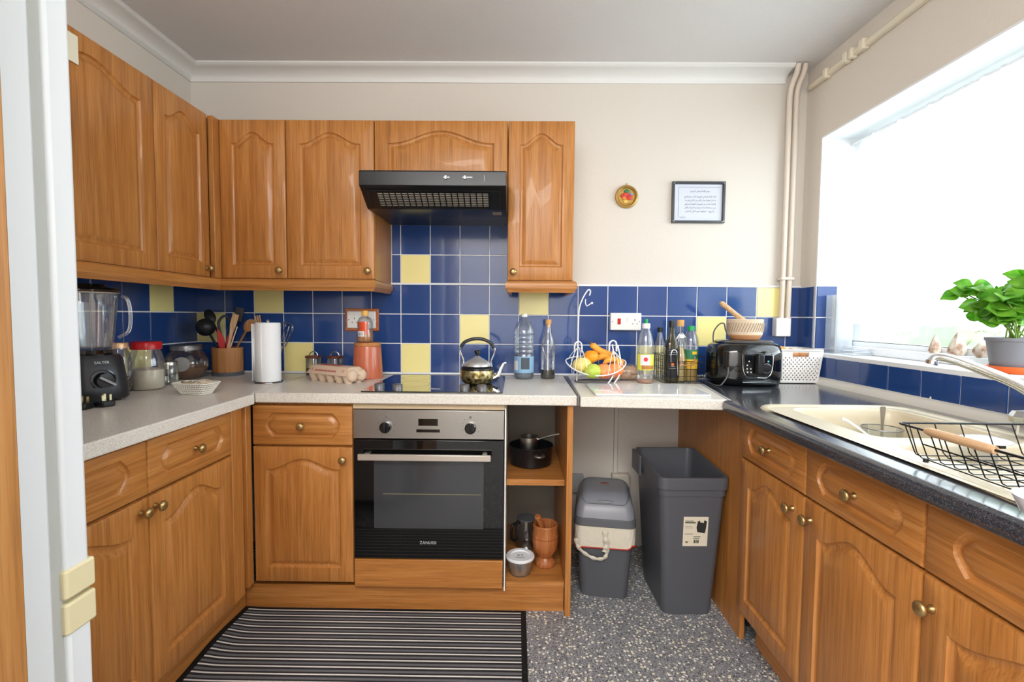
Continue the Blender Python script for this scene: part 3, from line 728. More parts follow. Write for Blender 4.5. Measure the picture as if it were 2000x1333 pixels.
obj('dial_pointer', MB().box(-.024, -.005, .018, .032, .005, .030).xf(Md @ Matrix.Rotation(-.6, 4, 'Z')), DKSTEEL, dk, bevel=.002)
uu = Vector((0, 0, 1)).cross(dn)
text('lettering', 'SALTER', .0125, mat('silver_lettering', '#c8cacc', .4), frame(Vector(bc)+dn*.0795+Vector((0, 0, 1.034)), uu, (0, 0, 1)).copy() @ Matrix.Rotation(-.13, 4, 'X'), bl, ext=.0012)
for a in range(4):
    an = a*PI/2-.526+PI/4; obj('foot', MB().lathe([(.012, WT), (.012, .907)], (bc[0]+.07*math.cos(an), bc[1]+.07*math.sin(an), 0), 12), BLACKP, bl)
def plug(x, y, rz, label):
    t = thing('plug', label, 'plug', (x, y, WT), rz)
    obj('plug_body', MB().prism([(-.024, -.02), (.024, -.02), (.026, .0), (.018, .024), (-.018, .024), (-.026, 0)], .001, .021, 2), BLACKP, t, world=False, bevel=.004)
    obj('pin', MB().box(-.003, -.005, .021, .003, .003, .042), mat('brass_pin', '#d8cfa8', .25, metal=1), t, world=False)
    for s in (-1, 1): obj('pin', MB().box(s*.011-.003, .008, .021, s*.011+.003, .012, .039), MATS['brass_pin'], t, world=False)
    P = smoothpts([(0, -.02, .010), (.0, -.05, .006), (.005, -.09, .005), (.02, -.12, .005)], 5)
    obj('cord', MB().tube(P, .0035, 8), BLACKP, t, world=False); return t
plug(-.930, -.985, -1.5, 'black three-pin plug lying pins up on the worktop close to the fridge')
plug(-.900, -.935, -1.9, 'black three-pin plug lying in front of the blender')

def jar(name, label, x, y, prof, lidprof, lidmat, fill=None, fillmat=None, glass=None, group=None, n=32):
    t = thing(name, label, 'jar', (x, y, WT), 0, group)
    obj('jar_body', MB().lathe(prof, (x, y, WT), n), glass or GLASS, t, angle=60)
    if fill: obj('contents', MB().lathe(fill, (x, y, WT+.002), n), fillmat, t, angle=60)
    if lidprof: obj('lid', MB().lathe(lidprof, (x, y, WT), n), lidmat, t, angle=40)
    return t
FLOURM = mat('flour', '#e6dcc8', .9, bump=(40, .5)); NUTM = mat('mixed_brown_spice', '#8d5e3a', .8, bump=(70, 1)); DKFOOD = mat('dark_dried_fruit', '#4a241c', .6, bump=(50, 1))
# tall diamond-patterned jar
t = jar('glass_jar', 'tall diamond-patterned glass jar with a pale gold lid between blender and red-lidded jar', -1.085, -.655, [(.0001, 0), (.034, 0), (.040, .01), (.041, .10), (.038, .15), (.03, .165), (.03, .175)], [(.0001, .192), (.031, .192), (.033, .188), (.033, .172), (.0001, .172)], mat('pale_gold_lid', '#e3b98f', .35, metal=.4),
        [(.0001, 0), (.036, 0), (.038, .01), (.038, .055), (.0001, .07)], DKFOOD)
db = MB()
for s in (-1, 1):
    for k in range(7):
        db.tube([(-1.085+.0415*math.cos(s*u*2.4+k*2*PI/7), -.655+.0415*math.sin(s*u*2.4+k*2*PI/7), WT+.015+.12*u) for u in [i/10 for i in range(11)]], .0013, 5)
obj('diamond_relief', db, GLASS, t)
jar('glass_jar', 'large glass jar of flour with a bright red lid', -1.045, -.565, [(.0001, 0), (.054, 0), (.060, .008), (.060, .115), (.050, .150), (.046, .158), (.046, .165)], [(.0001, .192), (.050, .192), (.053, .188), (.053, .162), (.0001, .162)], RED,
    [(.0001, .001), (.053, .001), (.0575, .009), (.0575, .078), (.03, .083), (.0001, .080)], FLOURM)
jar('glass_jar', 'small empty glass jar with a dull metal lid, right of the flour jar', -1.06, -.425, [(.0001, 0), (.034, 0), (.037, .005), (.037, .07), (.031, .082), (.031, .086)], [(.0001, .099), (.032, .099), (.034, .096), (.034, .083), (.0001, .083)], STEEL)
t = jar('glass_jar', 'round tilted-mouth glass cookie jar half full of brown spices', -1.108, -.240, [(.0001, 0), (.052, 0), (.075, .02), (.090, .055), (.090, .085), (.074, .120), (.062, .130), (.062, .138)], [(.0001, .160), (.062, .160), (.065, .156), (.065, .136), (.0001, .136)], DKSTEEL,
        [(.0001, .002), (.050, .002), (.073, .021), (.086, .052), (.05, .068), (.0001, .060)], NUTM)
obj('front_disc', MB().lathe([(.0001, 0), (.030, 0), (.033, .004), (.0001, .006)], (0, 0, 0), 28).xf(frame((-1.073, -.325, WT+.075), (.83, .5, .1), (-.1, 0, 1))), mat('frosted_disc', '#8f8d8c', .25), t)
# utensil crock
cx, cy = -.998, -.098
t = thing('utensil_pot', 'round wooden utensil pot with grey base ring near the corner', 'pot', (cx, cy, WT))
CRW = wood('striped_crock_wood', 2, '#a2673a', '#bd8450', '#d3a06c', .45, .6, .1)
obj('pot_body', MB().lathe([(.068, .018), (.069, .020), (.070, .139), (.064, .139), (.063, .03), (.0001, .03)], (cx, cy, WT), 40, cap0=True), CRW, t, angle=50)
obj('base_ring', MB().lathe([(.0001, 0), (.070, 0), (.071, .004), (.071, .019), (.0001, .019)], (cx, cy, WT), 40), GREYP, t)
def utensil(name, label, foot, tip, fn, cat='utensil'):
    """fn(mb-making) in local frame: z runs foot->tip, x to the right of the viewer"""
    f, p = Vector(foot), Vector(tip); d = (p-f).normalized(); L = (p-f).length
    toc = Vector((cam.location.x-p.x, -2.4-p.y, 0)).normalized(); u = toc.cross(d).normalized()*-1; v = d.cross(u)
    M = Matrix((u, v, d)).transposed().to_4x4(); M.translation = f
    t = thing(name, label, cat, foot)
    for pn, mb, mt, bv in fn(L): obj(pn, mb.xf(M), mt, t, bevel=bv, angle=50)
    return t
BK = mat('black_nylon', '#1c1d20', .4)
def ladle(L):
    h = MB().tube(smoothpts([(0, 0, 0), (0, .004, L*.5), (0, 0, L-.045), (0, -.01, L-.03)], 5), .0055, 8)
    b = MB(); prof = [(.043*math.sin(PI/2*i/7), -.043*math.cos(PI/2*i/7)) for i in range(8)]+[(.040*math.sin(PI/2*i/7), -.040*math.cos(PI/2*i/7)) for i in range(7, -1, -1)]
    b.lathe(prof, (0, 0, 0), 24, cap0=False, cap1=False).xf(Matrix.Translation((0, -.012, L)) @ Matrix.Rotation(PI/2*1.15, 4, 'X') @ Matrix.Rotation(PI, 4, 'X'))
    return [('handle', h, BK, 0), ('bowl', b, BK, 0)]
def spoonb(L, m=BK, w=.024, l=.038):
    h = MB().tube([(0, 0, 0), (0, 0, L-l)], .005, 8); b = MB().sphere((0, 0, L-l*.3), 1, 20, 12, sc=(w, .006, l)); return [('handle', h, m, 0), ('bowl', b, m, 0)]
def spat(L, m=PALEWOOD, w=.018):
    h = MB().prism([(-.006, 0), (.006, 0), (.007, L*.62), (w*.8, L*.8), (w, L), (-w*.6, L+.006), (-w*.75, L*.8), (-.007, L*.62)], -.003, .003, 1); return [('blade', h, m, .002)]
utensil('ladle', 'black ladle with deep round bowl leaning left out of the utensil pot', (cx+.01, cy, WT+.04), (-1.085, -.13, 1.135), ladle)
utensil('serving_spoon', 'black serving spoon leaning left behind the ladle', (cx+.02, cy+.03, WT+.04), (-1.115, -.055, 1.20), spoonb)
def tongs(L):
    h = MB().tube(smoothpts([(-.006, 0, L*.45), (-.024, 0, L*.75), (-.024, 0, L*.93), (0, 0, L*1.03), (.024, 0, L*.93), (.024, 0, L*.75), (.006, 0, L*.45)], 6), .0065, 8)
    r = []
    for s in (-1, 1): r.append(('arm', MB().prism([(s*.002, 0), (s*.012, 0), (s*.034, L*.55), (s*.034, L*.80), (s*.008, L*.62), (s*.001, L*.50)][::s], -.008, .008, 1), RED, .002))
    return [('grip', h, mat('dark_grey_rubber', '#3a3b3e', .5), 0)]+r
utensil('tongs', 'red kitchen tongs with dark grey loop grip standing in the utensil pot', (cx+.0, cy-.015, WT+.04), (-.992, -.125, 1.185), tongs)
utensil('spatula', 'pale wooden spatula standing in the utensil pot', (cx-.0, cy-.03, WT+.04), (-.938, -.13, 1.20), spat)
utensil('slotted_turner', 'black slotted turner standing behind the pale wooden spatula', (cx-.02, cy+.02, WT+.04), (-.945, -.07, 1.235), lambda L: [('handle', MB().tube([(0, 0, 0), (0, 0, L-.06)], .005, 8), BK, 0), ('blade', MB().box(-.020, -.002, L-.07, .020, .002, L), BK, .001)])
utensil('wooden_spoon', 'brown wooden spoon leaning right out of the utensil pot', (cx-.01, cy+.0, WT+.04), (-.875, -.11, 1.155), lambda L: spoonb(L, wood('brown_spoon_wood', 2, '#8b5c34', '#a5713f', '#b98650', .5), .023, .036))
utensil('skewer', 'thin white plastic stick standing in the utensil pot', (cx-.01, cy-.02, WT+.04), (-.925, -.135, 1.14), lambda L: [('stick', MB().tube([(0, 0, 0), (0, 0, L)], .0025, 6), WPLAST, 0)])
# woven basket
def wv(x, y, rz):
    t = thing('basket', 'small white lattice basket of onion skins on the left worktop', 'basket', (x, y, WT), rz)
    mb = MB(); L0, L1, w0, w1, H = .052, .072, .028, .046, .040
    for k in range(6):
        s = k/5; a, b = L0+(L1-L0)*s, w0+(w1-w0)*s
        mb.tube([(p[0], p[1], .003+H*s) for p in rrect(-a, -b, a, b, .02, 4)], .0022 if k < 5 else .0032, 6, closed=True)
    P0 = rrect(-L0, -w0, L0, w0, .02, 9); P1 = rrect(-L1, -w1, L1, w1, .02, 9)
    def rs(P, n):
        D = [0]
        for i in range(len(P)): D.append(D[-1]+math.dist(P[i], P[(i+1) % len(P)]))
        out = []
        for k in range(n):
            d = D[-1]*k/n; i = max(j for j in range(len(P)) if D[j] <= d+1e-9); f = (d-D[i])/max(1e-9, D[i+1]-D[i]); a, b = P[i], P[(i+1) % len(P)]
            out.append((a[0]+(b[0]-a[0])*f, a[1]+(b[1]-a[1])*f))
        return out
    A, B = rs(P0, 44), rs(P1, 44)
    for a, b in zip(A, B): mb.tube([(a[0], a[1], .003), (b[0], b[1], .003+H)], .0022, 5)
    mb.prism(rrect(-L0, -w0, L0, w0, .02, 4), .001, .004, 2)
    obj('lattice', mb, mat('white_lattice', '#e9e5da', .5), t, world=False)
    f = MB(); random.seed(3)
    for k in range(14):
        c = Vector((random.uniform(-.05, .05), random.uniform(-.02, .02), random.uniform(.028, .045))); r = random.uniform(.014, .024); n = 8
        M = Euler((random.uniform(-.7, .7), random.uniform(-.7, .7), random.uniform(0, 6))).to_matrix().to_4x4(); M.translation = c
        st = len(f.v); f.sphere((0, 0, 0), r, 10, 6, sc=(1.2, .8, .22)); f.xf(M, st)
    o = obj('skins', f, mat('papery_skins', '#c9b8a0', .7, bump=(60, .8)), t, world=False); o['kind'] = 'stuff'
    return t
wv(-.775, -.67, -.10)
# kitchen roll
px_, py_ = -.662, -.35
t = thing('kitchen_roll_holder', 'chrome upright kitchen roll holder under the white paper roll', 'holder', (px_, py_, WT))
obj('base', MB().lathe([(.0001, 0), (.062, 0), (.064, .003), (.060, .006), (.0001, .007)], (px_, py_, WT), 32), CHROME, t)
obj('rod', MB().lathe([(.004, .006), (.004, .272), (.008, .276), (.0001, .284)], (px_, py_, WT), 12), CHROME, t)
t = thing('kitchen_roll', 'white kitchen paper roll standing upright in front of the back tiles', 'kitchen roll', (px_, py_, WT+.008))
PAPER = mat('white_paper', '#f3f4f6', .9, bump=(120, .2))
obj('roll', MB().lathe([(.012, .008), (.050, .008), (.051, .010), (.051, .266), (.050, .268), (.012, .268)], (px_, py_, WT), 40), PAPER, t)
sh = []
for z in (.009, .263):
    sh.append([(px_+r*math.cos(a), py_+r*math.sin(a), WT+z) for r, a in [(.0525, -1.6-.12*i) for i in range(9)]+[(.060, -2.75), (.066, -2.62)]])
sheet = MB(); n = len(sh[0]); sheet.add(sh[0]+sh[1], [(i, i+1, n+i+1, n+i) for i in range(n-1)])
o = obj('loose_sheet', sheet, PAPER, t); so2 = o.modifiers.new('t', 'SOLIDIFY'); so2.thickness = .0008
# whisk and wooden fork leaning on the tiles behind the roll
def whisk(L):
    h = MB().tube([(0, 0, 0), (0, 0, L*.55)], .006, 10); w = MB()
    for k in range(5):
        a = k*PI/5; P = []
        for i in range(13):
            u = -1+2*i/12; zz = L*.55+L*.45*(1-abs(u)**2.4); rr_ = .030*math.sin(PI*min(1, (1-abs(u))*.75+.18))*(1 if u > 0 else -1)
            if i == 6: rr_ = 0
            P.append((rr_*math.cos(a), rr_*math.sin(a), zz))
        w.tube(smoothpts(P, 2), .0013, 5)
    return [('handle', h, STEEL, 0), ('wires', w, CHROME, 0)]
utensil('whisk', 'steel balloon whisk leaning on the tiles behind the kitchen roll', (-.785, -.06, WT), (-.715, -.05, 1.160), whisk)
utensil('wooden_fork', 'wooden fork leaning on the tiles just behind the kitchen roll top', (-.80, -.085, WT), (-.875, -.045, 1.195), lambda L: [('handle', MB().tube([(0, 0, 0), (0, 0, L-.05)], .006, 8), PALEWOOD, 0)]+[('tine', MB().tube([(x*.6, 0, L-.055), (x, 0, L-.03), (x, 0, L)], .004, 6), PALEWOOD, 0) for x in (-.010, 0, .010)])

# ---------------------------------------------------------------- back worktop
DKLID = mat('dark_wood_lid', '#6b3220', .35, coat=.3); TEAM = mat('dark_tea', '#3b2a22', .9, bump=(90, 1))
for x, lab in ((-.585, 'left one of two small clip jars with brown lids behind the egg box'), (-.476, 'right one of two small clip jars with brown lids behind the egg box')):
    t = jar('storage_jar', lab, x, -.055, [(.0001, 0), (.036, 0), (.038, .004), (.038, .082), (.036, .086)], [(.0001, .098), (.038, .098), (.041, .095), (.041, .087), (.0001, .086)], DKLID, [(.0001, .001), (.035, .001), (.0355, .03), (.0001, .034)], TEAM, group='small brown-lidded jars')
    obj('lid_handle', MB().tube(arc((x, WT+.097), .021, .1, PI-.1, 12, 'xz', -.055), .0028, 8), STEEL, t)
# egg box
def eggbox():
    t = thing('egg_box', 'pink-grey cardboard egg box lying beside the terracotta pot', 'egg box', (-.385, -.285, WT), -.50)
    CARD = mat('egg_box_cardboard', '#d9bfa6', .85, bump=(120, .5))
    L, W = .138, .052
    lid = MB()
    def ring(z, l, w, r=.01): return [(p[0], p[1], z) for p in rrect(-l, -w, l, w, r, 3)]
    lid.rings([ring(.036, L+.006, W+.006), ring(.039, L+.006, W+.006), ring(.039, L+.001, W+.001), ring(.066, L-.010, W-.014), ring(.072, L-.016, W-.020), ring(.073, L-.022, W-.026)])
    lo = obj('lid', lid, CARD, t, world=False, angle=30)
    b = MB()
    for i in range(5):
        for j in (-1, 1): b.lathe([(.0001, 0), (.015, 0), (.020, .012), (.0268, .034), (.0268, .037)], (-.110+.055*i, j*.0265, 0), 16)
    obj('tray', b, CARD, t, world=False, angle=50)
    e = MB()
    for j in (-1, 1): e.lathe([(.027, 0), (.0265, .010), (.021, .018), (.012, .022), (.0001, .023)], (0, 0, 0), 20, cap0=False).xf(Matrix())
    n0 = len(e.v)//2
    for k in range(2):
        Mx = Matrix.Translation((L-.010, (-1, 1)[k]*.026, .036)) @ Matrix.Rotation(PI/2, 4, 'Y')
        for i in range(k*n0, (k+1)*n0): e.v[i] = tuple(Mx @ Vector(e.v[i]))
    obj('end_cups', e, CARD, t, world=False, angle=60)
    RI = mat('faded_red_print', '#b5564a', .8)
    d = MB(); n_ = Vector((0, -(.027), .013)).normalized()
    def side(u, v): return (u, -(W+.0012)+v*(.0135/.027), .041+v)
    for k in range(22):
        u0 = -.085+k*.0065; d.add([side(u0, .008), side(u0+.0045, .008), side(u0+.0045, .0125+.002*(k % 3)), side(u0, .0125+.002*(k % 3))], [(0, 1, 2, 3)])
    for u in (-.118, .088): d.tube([side(u, .008), side(u+.004, .019), side(u+.015, .019), side(u+.018, .008)], .0008, 5)
    d.box(-.10, -.02, .0731, .04, .02, .0735)
    o = obj('print', d, RI, t, world=False); o['kind'] = 'stuff'
    obj('closing_tab', MB().tube([(L-.004, 0, .04), (L+.016, 0, .038)], .004, 8), CARD, t, world=False)
eggbox()
# terracotta pot + honey bottle
tx, ty = -.278, -.155
t = thing('terracotta_pot', 'terracotta crock with a wooden disc lid under the socket', 'pot', (tx, ty, WT))
obj('pot_body', MB().lathe([(.0001, 0), (.070, 0), (.0725, .003), (.071, .03), (.064, .150), (.062, .156), (.0001, .157)], (tx, ty, WT), 44), TERRA, t)
obj('lid', MB().lathe([(.0001, .157), (.062, .157), (.063, .160), (.063, .171), (.061, .173), (.0001, .174)], (tx, ty, WT), 40), wood('cork_lid', 0, '#b5713c', '#c9864c', '#d69a62', .5), t)
hx, hy, hz = -.290, -.155, WT+.1745
t = thing('honey_bottle', 'squeezy honey bottle with orange label and yellow cap on the terracotta crock', 'bottle', (hx, hy, hz))
obj('bottle_body', MB().lathe([(.0001, 0), (.034, 0), (.037, .006), (.038, .03), (.033, .06), (.036, .085), (.035, .10), (.026, .118), (.013, .126), (.013, .130)], (hx, hy, hz), 32, sq=2.6), PET, t, angle=60)
obj('honey', MB().lathe([(.0001, .002), (.031, .002), (.0345, .008), (.0355, .03), (.031, .058), (.0001, .060)], (hx, hy, hz), 32, sq=2.6), mat('honey_amber', '#d98a35', .15, trans=.3), t, angle=60)
lb = MB(); rs = []
for z, r in ((.040, .0375), (.06, .0342), (.085, .0371), (.10, .0362)):
    rs.append([(hx+r*math.cos(a), hy+r*math.sin(a), hz+z) for a in [-PI/2-.95+1.7*i/10 for i in range(11)]])
for k in range(3): lb.add(rs[k]+rs[k+1], [(i, i+1, 12+i, 11+i) for i in range(10)])
obj('label', lb, mat('orange_label', '#e0501c', .4), t)
lb = MB(); rs = [[(hx+.0385*math.cos(a), hy+.0385*math.sin(a), hz+z) for a in [-PI/2-.75+.95*i/8 for i in range(9)]] for z in (.028, .054)]
lb.add(rs[0]+rs[1], [(i, i+1, 10+i, 9+i) for i in range(8)]); bcode = obj('barcode_label', lb, WPLAST, t)
bb = MB()
for k in range(6):
    a = -PI/2-.60+k*.12; bb.tube([(hx+.0388*math.cos(a), hy+.0388*math.sin(a), hz+.034), (hx+.0388*math.cos(a), hy+.0388*math.sin(a), hz+.048)], .0009, 4)
obj('bars', bb, BLACKP, bcode)
obj('cap', MB().lathe([(.0001, .128), (.0165, .128), (.0165, .150), (.014, .153), (.0001, .153)], (hx, hy, hz), 24), mat('yellow_cap', '#f0b95c', .4), t)
# sockets
def plate(name, label, x0, x1, z0, z1, framec=None, red=False):
    t = thing(name, label, 'socket', ((x0+x1)/2, -.006, z0))
    if framec: obj('wooden_surround', MB().box(x0-.014, -.016, z0-.014, x1+.014, -.0062, z1+.014), framec, t, bevel=.004)
    d = .026 if framec else .036
    pl = obj('face_plate', MB().box(x0, -d, z0, x1, -.0065, z1), WPLAST, t, bevel=.004)
    def holes(cx, cz):
        h = MB(); h.box(cx-.002, -d-.0004, cz+.008, cx+.002, -d+.001, cz+.017)
        for s in (-1, 1): h.box(cx+s*.011-.003, -d-.0004, cz-.009, cx+s*.011+.003, -d+.001, cz-.005)
        o = obj('pin_holes', h, BLACKP, pl)
    for s in (-1, 1): obj('screw', MB().lathe([(.003, 0), (.003, .001)], (0, 0, 0), 10).xf(Matrix.Translation(((x0+x1)/2+s*((x1-x0)/2-.010), -d+.0006, (z0+z1)/2)) @ Matrix.Rotation(PI/2, 4, 'X')), DKSTEEL, pl)
    return t, pl, d, holes
t, pl, d, h = plate('double_socket', 'white double socket in a brown wooden surround behind the honey bottle', -.424, -.277, 1.134, 1.222, wood('surround_wood', 0, '#a4532a', '#b96335', '#c97a4a', .4))
h(-.385, 1.172); h(-.316, 1.172)
for x in (-.385, -.316): obj('rocker', MB().box(x-.005, -d-.003, 1.199, x+.005, -d, 1.214), WPLAST, pl, bevel=.001)
t, pl, d, h = plate('cooker_switch', 'white cooker switch plate with a red rocker and socket on the blue tiles', .922, 1.078, 1.136, 1.224)
obj('rocker', MB().box(.957, -d-.004, 1.166, .973, -d, 1.196), RED, pl, bevel=.001)
h(1.045, 1.176); obj('rocker', MB().box(1.005, -d-.003, 1.180, 1.012, -d, 1.204), WPLAST, pl, bevel=.001)
# kettle
kx, ky, kz = .272, -.345, WT+.0065
t = thing('kettle', 'small brass and steel stovetop kettle with arched handle on the hob', 'kettle', (kx, ky, kz))
def aged():
    m = mat('aged_brass', '#a08a52', .3, metal=.9); nt = m.node_tree; n = nt.nodes; L = nt.links; b = n['Principled BSDF']
    tc = n.new('ShaderNodeTexCoord'); no = n.new('ShaderNodeTexNoise'); no.inputs['Scale'].default_value = 60; no.inputs['Detail'].default_value = 5
    r = ramp(nt, [(.33, '#4a3f28'), (.48, '#a8965f'), (.62, '#e6d8ac')]); L.new(tc.outputs['Object'], no.inputs['Vector']); L.new(no.outputs['Fac'], r.inputs[0]); L.new(r.outputs[0], b.inputs['Base Color']); return m
obj('kettle_body', MB().lathe([(.0001, 0), (.055, 0), (.068, .008), (.075, .030), (.076, .045), (.073, .060)], (kx, ky, kz), 44, cap1=False), aged(), t, angle=60)
obj('shoulder', MB().lathe([(.073, .060), (.074, .066), (.068, .074), (.058, .078), (.056, .080)], (kx, ky, kz), 44, cap0=False, cap1=False), BLKMET, t, angle=60)
lid = obj('lid', MB().lathe([(.060, .077), (.058, .086), (.050, .096), (.035, .104), (.018, .114), (.008, .121), (.0001, .122)], (kx, ky, kz), 40), mat('kettle_lid_steel', '#c9c9c9', .3, metal=.6), t, angle=60)
obj('knob', MB().lathe([(.0001, .121), (.006, .121), (.007, .128), (.014, .134), (.015, .141), (.009, .147), (.0001, .148)], (kx, ky, kz), 24), BLACKG, lid, angle=60)
for s in (-1, 1):
    obj('handle_bracket', MB().tube(smoothpts([(kx+s*.066, ky, kz+.070), (kx+s*.062, ky, kz+.10), (kx+s*.078, ky, kz+.145), (kx+s*.070, ky, kz+.168)], 6), .0035, 8), CHROME, t)
obj('handle_grip', MB().tube(smoothpts([(kx-.074, ky, kz+.158), (kx-.060, ky, kz+.180), (kx-.03, ky, kz+.194), (kx, ky, kz+.198), (kx+.03, ky, kz+.194), (kx+.060, ky, kz+.178), (kx+.074, ky, kz+.156)], 6), .0075, 12), mat('dark_kettle_grip', '#3b3c40', .3, metal=.5), t)
obj('spout', MB().tube(smoothpts([(kx+.068, ky, kz+.022), (kx+.092, ky, kz+.036), (kx+.104, ky, kz+.066), (kx+.117, ky, kz+.088), (kx+.128, ky, kz+.092)], 6), .006, 10, rad=[.013-.0085*min(1, i/20) for i in range(25)]), CHROME, t)

def bottle(name, label, x, y, prof, glassm, cap=None, capm=None, liquid=None, liqm=None, z=WT, n=32, group=None, sq=None):
    t = thing(name, label, 'bottle', (x, y, z), 0, group)
    obj('bottle_body', MB().lathe(prof, (x, y, z), n, sq=sq), glassm, t, angle=60)
    if liquid: obj('liquid', MB().lathe(liquid, (x, y, z), n, sq=sq), liqm, t, angle=60)
    if cap: obj('cap', MB().lathe(cap, (x, y, z), 24), capm, t, angle=40)
    return t
def band(t, name, x, y, r, z0, z1, a0, a1, m, n=12, z=WT):
    rs = [[(x+r*math.cos(a0+(a1-a0)*i/n), y+r*math.sin(a0+(a1-a0)*i/n), z+h) for i in range(n+1)] for h in (z0, z1)]
    return obj(name, MB().add(rs[0]+rs[1], [(i, i+1, n+2+i, n+1+i) for i in range(n)]), m, t, smooth=True)
# water bottle with ribs
rb = [(.0001, 0), (.042, 0), (.048, .008), (.049, .03), (.049, .118)]
for k in range(5):
    z = .125+k*.022; rb += [(.0455, z), (.0495, z+.006), (.0495, z+.014)]
rb += [(.046, .240), (.040, .258), (.022, .288), (.0135, .300), (.0135, .306)]
wbx, wby = .483, -.125
t = bottle('water_bottle', 'large clear plastic water bottle with pale blue label right of the hob', wbx, wby, rb, WATERP, [(.0001, .318), (.013, .318), (.015, .315), (.015, .303), (.0001, .303)], WPLAST,
           [(.0001, .003), (.040, .003), (.046, .01), (.047, .116), (.0001, .1165)], thin_glass('water_body', '#c4dcea', .1, .05))
band(t, 'label', wbx, wby, .0498, .032, .112, -PI/2-1.45, -PI/2+1.45, mat('sky_blue_label', '#8fb9dc', .5))
band(t, 'label_print', wbx, wby, .0502, .050, .106, -PI/2-.3, -PI/2+.55, mat('dark_label_picture', '#4d545e', .5)); band(t, 'barcode', wbx, wby, .0502, .045, .09, -PI/2-1.2, -PI/2-.65, WPLAST)
# cork stoppered bottle
t = bottle('glass_bottle', 'slim clear bottle with cork stopper and an inch of dark oil beside the water bottle', .601, -.12, [(.0001, 0), (.033, 0), (.0355, .005), (.0355, .165), (.032, .190), (.018, .225), (.0135, .255), (.0135, .268)], GLASS,
           [(.0001, .291), (.0145, .291), (.0145, .270), (.011, .268), (.011, .255), (.0001, .255)], mat('cork', '#dba765', .8, bump=(80, 1)), [(.0001, .002), (.031, .002), (.034, .007), (.034, .045), (.0001, .0455)], mat('dark_soy', '#1e1208', .1))
db = MB()
for k in range(5):
    for s in (-1, 1):
        db.tube([(.601+.0358*math.cos(s*u*1.2+k*2*PI/5), -.12+.0358*math.sin(s*u*1.2+k*2*PI/5), WT+.055+.10*u) for u in [i/8 for i in range(9)]], .0009, 4)
obj('embossing', db, GLASS, t)

# fruit hammock stand
fx, fy = .815, -.235
t = thing('fruit_stand', 'white wire fruit hammock stand with a tall banana hook', 'fruit stand', (fx, fy, WT))
obj('base_ring', MB().tube([(fx+.075*math.cos(a*PI/18)*1.25, fy+.06*math.sin(a*PI/18), WT+.004) for a in range(36)], .0032, 8, closed=True), DKSTEEL, t)
poleL = smoothpts([(fx-.085, fy, WT+.005), (fx-.083, fy, WT+.10), (fx-.082, fy, WT+.19), (fx-.080, fy, WT+.33), (fx-.066, fy, WT+.385), (fx-.044, fy, WT+.425), (fx-.034, fy, WT+.432), (fx-.028, fy, WT+.424), (fx-.032, fy, WT+.405)], 6)
obj('banana_hook', MB().tube(poleL, .003, 8), WIRE_W, t)
hk = MB().tube(smoothpts([(fx-.050, fy, WT+.388), (fx-.050, fy, WT+.370), (fx-.044, fy, WT+.357), (fx-.034, fy, WT+.362), (fx-.022, fy, WT+.370)], 6), .0022, 8); hk.sphere((fx-.020, fy, WT+.370), .0055, 12, 8)
obj('hook_end', hk, WIRE_W, t)
# gathering loops at both ends
LX, RX_ = fx-.080, fx+.082
for X, zt_ in ((LX, .190), (RX_, .196)):
    for s in (-1, 1):
        obj('end_loop', MB().tube(smoothpts([(X-.018, fy+s*.008-.0, WT+zt_-.05), (X-.016, fy+s*.008, WT+zt_-.012), (X, fy+s*.008, WT+zt_), (X+.014, fy+s*.008, WT+zt_-.012), (X+.016, fy+s*.008, WT+zt_-.05)], 5), .0028, 8), WIRE_W, t)
obj('front_leg', MB().tube(smoothpts([(RX_-.008, fy-.02, WT+.18), (RX_+.002, fy-.03, WT+.10), (RX_-.008, fy-.05, WT+.04), (RX_-.035, fy-.075, WT+.004)], 6), .003, 8), WIRE_W, t)
obj('front_leg', MB().tube(smoothpts([(RX_+.018, fy-.02, WT+.175), (RX_+.030, fy-.03, WT+.10), (RX_+.020, fy-.05, WT+.04), (RX_-.008, fy-.072, WT+.004)], 6), .003, 8), WIRE_W, t)
# hammock rim and ribs
rim = []
for i in range(40):
    a = 2*PI*i/40; rim.append((fx+.002+.140*math.cos(a), fy+.075*math.sin(a), WT+.100-.055*math.sin(a)*(-1 if math.sin(a) < 0 else -.3)*-1*(1 if math.sin(a) < 0 else -1)))
rim = [(fx+.002+.140*math.cos(2*PI*i/40), fy+.080*math.sin(2*PI*i/40), WT+.098-(.058*max(0, -math.sin(2*PI*i/40))**1.3)+(.02*max(0, math.sin(2*PI*i/40)))) for i in range(40)]
obj('rim', MB().tube(rim, .003, 8, closed=True), WIRE_W, t)
wr_ = MB()
for e, X, zt_ in ((-1, LX, .165), (1, RX_, .150)):
    for k in range(11):
        a = (-1+2*k/10)*1.25
        ex = fx+.002+e*.140*math.cos(a); ey = fy+.080*math.sin(a); ez = WT+.098-(.058*max(0, -math.sin(a))**1.3)+.02*max(0, math.sin(a))
        if abs(a) < .35: continue
        wr_.tube(smoothpts([(X, fy, WT+zt_), (X+(ex-X)*.45, fy+(ey-fy)*.65, WT+zt_-.022), (ex, ey, ez)], 4), .0015, 5)
obj('end_wires', wr_, WIRE_W, t)
bw_ = MB()
for k in range(9):
    x = fx-.105+k*.0265; h = math.sqrt(max(0, 1-((x-fx)/.142)**2)); P = []
    for i in range(11):
        v = -1+2*i/10; ys = fy+v*.080*h; edge = WT+.098-(.058*h**1.3 if v < 0 else -.02*h)
        zb = WT+.020; zz = zb+(edge-zb)*abs(v)**2.2; P.append((x, ys, zz))
    bw_.tube(P, .0013, 5)
obj('basket_wires', bw_, WIRE_W, t)
